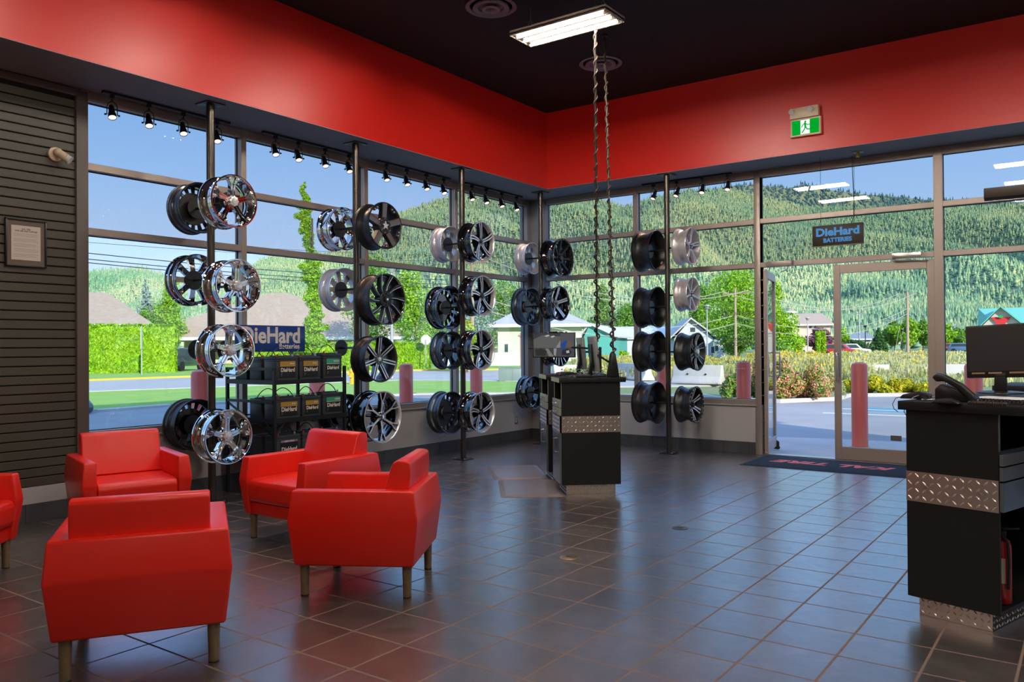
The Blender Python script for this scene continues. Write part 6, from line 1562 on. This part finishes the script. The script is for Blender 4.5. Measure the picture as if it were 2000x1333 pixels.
# ---------------- hills and forest
def az(px): v = ray(px, 680); return math.atan2(v.x, v.y)
def elev(px, py): v = ray(px, py); return v.z/math.hypot(v.x, v.y)
def hill(name, ridge, r0, r1, m_, nz=(0, 0), seed=1):
    """ridge = [(px,py)] ; ground rises from distance r0 to r1 where it meets the ridge line"""
    A = np.array([az(p[0]) for p in ridge]); E_ = np.array([elev(*p) for p in ridge])
    na, nr = 240, 46
    ang = np.linspace(A.min(), A.max(), na); e = np.interp(ang, A, E_)
    e = np.maximum(e, .002)
    rg = np.random.default_rng(seed); ph = rg.uniform(0, 6.28, (6, 2)); fr = rg.uniform(8, 40, 6); am = rg.uniform(.02, .06, 6)
    V = []; 
    rr = np.linspace(0, 1.12, nr)
    def hgt(a, f, ee):
        r = r0+(r1-r0)*f
        base = np.where(f <= 1, f**1.25*(1-.12*np.sin(PI*np.clip(f, 0, 1))), 1-(f-1)*1.5)
        w = sum(am[k]*np.sin(a*fr[k]+ph[k, 0]+f*7*(k+1)*.4+ph[k, 1]) for k in range(6))*np.sin(PI*np.clip(f, 0, 1))
        return ee*r1*(base+w)
    G_a, G_f = np.meshgrid(ang, rr, indexing='ij'); G_e = np.repeat(e[:, None], nr, 1)
    Z = hgt(G_a, G_f, G_e)+(1.36 if True else 0)*G_f-1*(1-np.clip(G_f, 0, 1)); Rr = r0+(r1-r0)*G_f
    X = CAM.x+np.sin(G_a)*Rr; Y = CAM.y+np.cos(G_a)*Rr
    V = np.stack([X, Y, Z], -1).reshape(-1, 3)
    i = np.arange(na-1)[:, None]*nr+np.arange(nr-1)[None]; i = i.ravel(); T = np.stack([i, i+nr, i+nr+1, i+1], 1)
    o = link(name, np_mesh(name, V, T, m_, smooth=True)); o['kind'] = 'structure'
    def sample(n):
        a = rg.uniform(A.min(), A.max(), n); f = np.sqrt(rg.uniform((r0/r1)**2, 1, n)); f = (f*r1-r0)/(r1-r0)
        ee = np.maximum(np.interp(a, A, E_), .002); z = hgt(a, f, ee)+1.36*f-1*(1-f); r = r0+(r1-r0)*f
        return np.stack([CAM.x+np.sin(a)*r, CAM.y+np.cos(a)*r, z], 1), a, f
    return sample
def conifers(name, label, P, h, w, m_, seed=0):
    n = len(P); rg = np.random.default_rng(seed); H = h*rg.uniform(.55, 1.25, n); Wd = w*rg.uniform(.7, 1.2, n)
    k = 5; V = []; T = []
    for L_, (z0, z1, rr) in enumerate(((.0, .55, 1.), (.30, .80, .74), (.55, 1.0, .48))):
        a = rg.uniform(0, 6.28, n)
        ring = [P+np.stack([np.cos(a+2*PI*j/k)*Wd*rr*rg.uniform(.8, 1.15, n), np.sin(a+2*PI*j/k)*Wd*rr*rg.uniform(.8, 1.15, n), H*z0], 1) for j in range(k)]
        ap = P+np.stack([rg.normal(size=n)*Wd*.08, rg.normal(size=n)*Wd*.08, H*z1], 1)
        V.append(np.stack(ring+[ap], 1))
        base = L_*(k+1)
        T += [(base+j, base+(j+1) % k, base+k) for j in range(k)]
    V = np.concatenate(V, 1); m3 = V.shape[1]; T = np.array(T)
    TT = (T[None]+np.arange(n)[:, None, None]*m3).reshape(-1, 3)
    o = link(name, np_mesh(name, V.reshape(-1, 3), TT, m_)); return tag(o, label, 'forest', kind='stuff')
def forest_mat(name, c1, c2, c3, sc=.0022):
    M = bpy.data.materials.new(name); M.use_nodes = True; nt = M.node_tree; p = nt.nodes['Principled BSDF']; p.inputs['Roughness'].default_value = .9; p.inputs['Specular IOR Level'].default_value = .1
    tc = nd(nt, 'ShaderNodeTexCoord'); n = nd(nt, 'ShaderNodeTexNoise'); n.inputs['Scale'].default_value = sc; n.inputs['Detail'].default_value = 6; n.inputs['Roughness'].default_value = .62
    nt.links.new(tc.outputs['Object'], n.inputs['Vector']); g = nd(nt, 'ShaderNodeNewGeometry')
    ma = nd(nt, 'ShaderNodeMath', operation='MULTIPLY_ADD'); nt.links.new(g.outputs['Random Per Island'], ma.inputs[0]); ma.inputs[1].default_value = .30; nt.links.new(n.outputs['Fac'], ma.inputs[2])
    r = nd(nt, 'ShaderNodeValToRGB'); cr = r.color_ramp; cr.elements[0].position = .45; cr.elements[0].color = c1; cr.elements[1].position = .82; cr.elements[1].color = c3; e = cr.elements.new(.63); e.color = c2
    nt.links.new(ma.outputs[0], r.inputs['Fac']); nt.links.new(r.outputs[0], p.inputs['Base Color']); return M
FOR1 = forest_mat('hazed_forest_green', (.15, .27, .17, 1), (.26, .40, .20, 1), (.52, .54, .24, 1))  # greens paled and blued to stand in for air haze
FOR2 = forest_mat('hazed_far_forest', (.055, .13, .16, 1), (.085, .18, .18, 1), (.14, .24, .20, 1))  # distance haze coloured in as extra blue
FOR3 = forest_mat('near_forest_green', (.15, .32, .18, 1), (.25, .42, .20, 1), (.48, .50, .28, 1), .01)
UND = mat('hill_undergrowth', (.17, .24, .12, 1), .95, var=(.01, .9, (.32, .32, .16, 1)))
r_main = [(440, 560), (500, 517), (515, 507), (540, 500), (565, 500), (600, 500), (640, 498), (665, 480), (722, 449), (760, 427), (785, 416), (835, 399), (887, 382), (950, 362), (1030, 352), (1100, 374), (1176, 391), (1190, 396), (1215, 404), (1235, 403), (1248, 399), (1264, 391), (1350, 372), (1420, 372), (1482, 383), (1530, 398), (1592, 408), (1680, 408), (1800, 408), (1900, 404), (2100, 402), (2250, 404)]
sm1 = hill('hillside', r_main, 700, 2400, UND, seed=2)
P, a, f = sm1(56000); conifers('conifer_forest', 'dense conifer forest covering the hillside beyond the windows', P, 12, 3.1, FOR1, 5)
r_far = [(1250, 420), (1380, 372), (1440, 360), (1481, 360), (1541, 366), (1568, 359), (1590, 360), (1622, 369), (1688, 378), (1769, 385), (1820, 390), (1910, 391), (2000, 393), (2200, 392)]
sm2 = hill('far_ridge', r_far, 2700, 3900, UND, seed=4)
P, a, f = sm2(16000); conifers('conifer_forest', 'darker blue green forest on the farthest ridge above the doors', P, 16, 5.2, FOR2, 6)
r_left = [(-100, 545), (60, 548), (165, 543), (190, 536), (225, 533), (262, 530), (275, 528), (310, 540), (350, 552), (420, 566), (470, 575), (560, 590), (700, 600)]
sm3 = hill('left_hill', r_left, 170, 620, UND, seed=7)
P, a, f = sm3(12000); conifers('conifer_forest', 'nearer wooded hill above the brown roofs at the left', P, 4.3, 1.15, FOR3, 8)
r_mid = [(1020, 640), (1100, 622), (1200, 615), (1320, 600), (1480, 596), (1600, 600), (1700, 598), (1800, 596), (1900, 606), (2100, 612)]
sm4 = hill('foothill', r_mid, 300, 760, UND, seed=9)
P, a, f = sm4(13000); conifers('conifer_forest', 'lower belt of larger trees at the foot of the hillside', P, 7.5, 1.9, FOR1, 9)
# ================================================================== LIGHT
W = bpy.data.worlds.new('sky'); SC.world = W; W.use_nodes = True; nt = W.node_tree; bg = nt.nodes['Background']
tc = nd(nt, 'ShaderNodeTexCoord'); sx = nd(nt, 'ShaderNodeSeparateXYZ'); nt.links.new(tc.outputs['Generated'], sx.inputs[0])
cr = nd(nt, 'ShaderNodeValToRGB'); nt.links.new(sx.outputs[2], cr.inputs['Fac']); c = cr.color_ramp
c.elements[0].position = 0.; c.elements[0].color = lin(208, 213, 224); c.elements[1].position = 1.; c.elements[1].color = (.32, .62, 1.35, 1)
mul = lambda c_, k: (c_[0]*k, c_[1]*k, c_[2]*k, 1)
for p_, col in ((.055, mul(lin(196, 207, 228), 1.05)), (.10, mul(lin(166, 189, 223), 1.4)), (.18, mul(lin(136, 171, 216), 1.55)), (.30, mul(lin(108, 152, 210), 1.55)), (.42, (.26, .50, 1.0, 1)), (.6, (.38, .68, 1.35, 1))):
    e = c.elements.new(p_); e.color = col
nt.links.new(cr.outputs[0], bg.inputs['Color']); bg.inputs['Strength'].default_value = 1.0
sun = bpy.data.lights.new('sun', 'SUN'); sun.energy = 4.5; sun.angle = math.radians(.6); sun.color = (1, .93, .80)
so = bpy.data.objects.new('sun', sun); COL.objects.link(so); EL = math.radians(22)
so.rotation_euler = Vector((-.88*math.cos(EL), .47*math.cos(EL), -math.sin(EL))).to_track_quat('-Z', 'Y').to_euler()
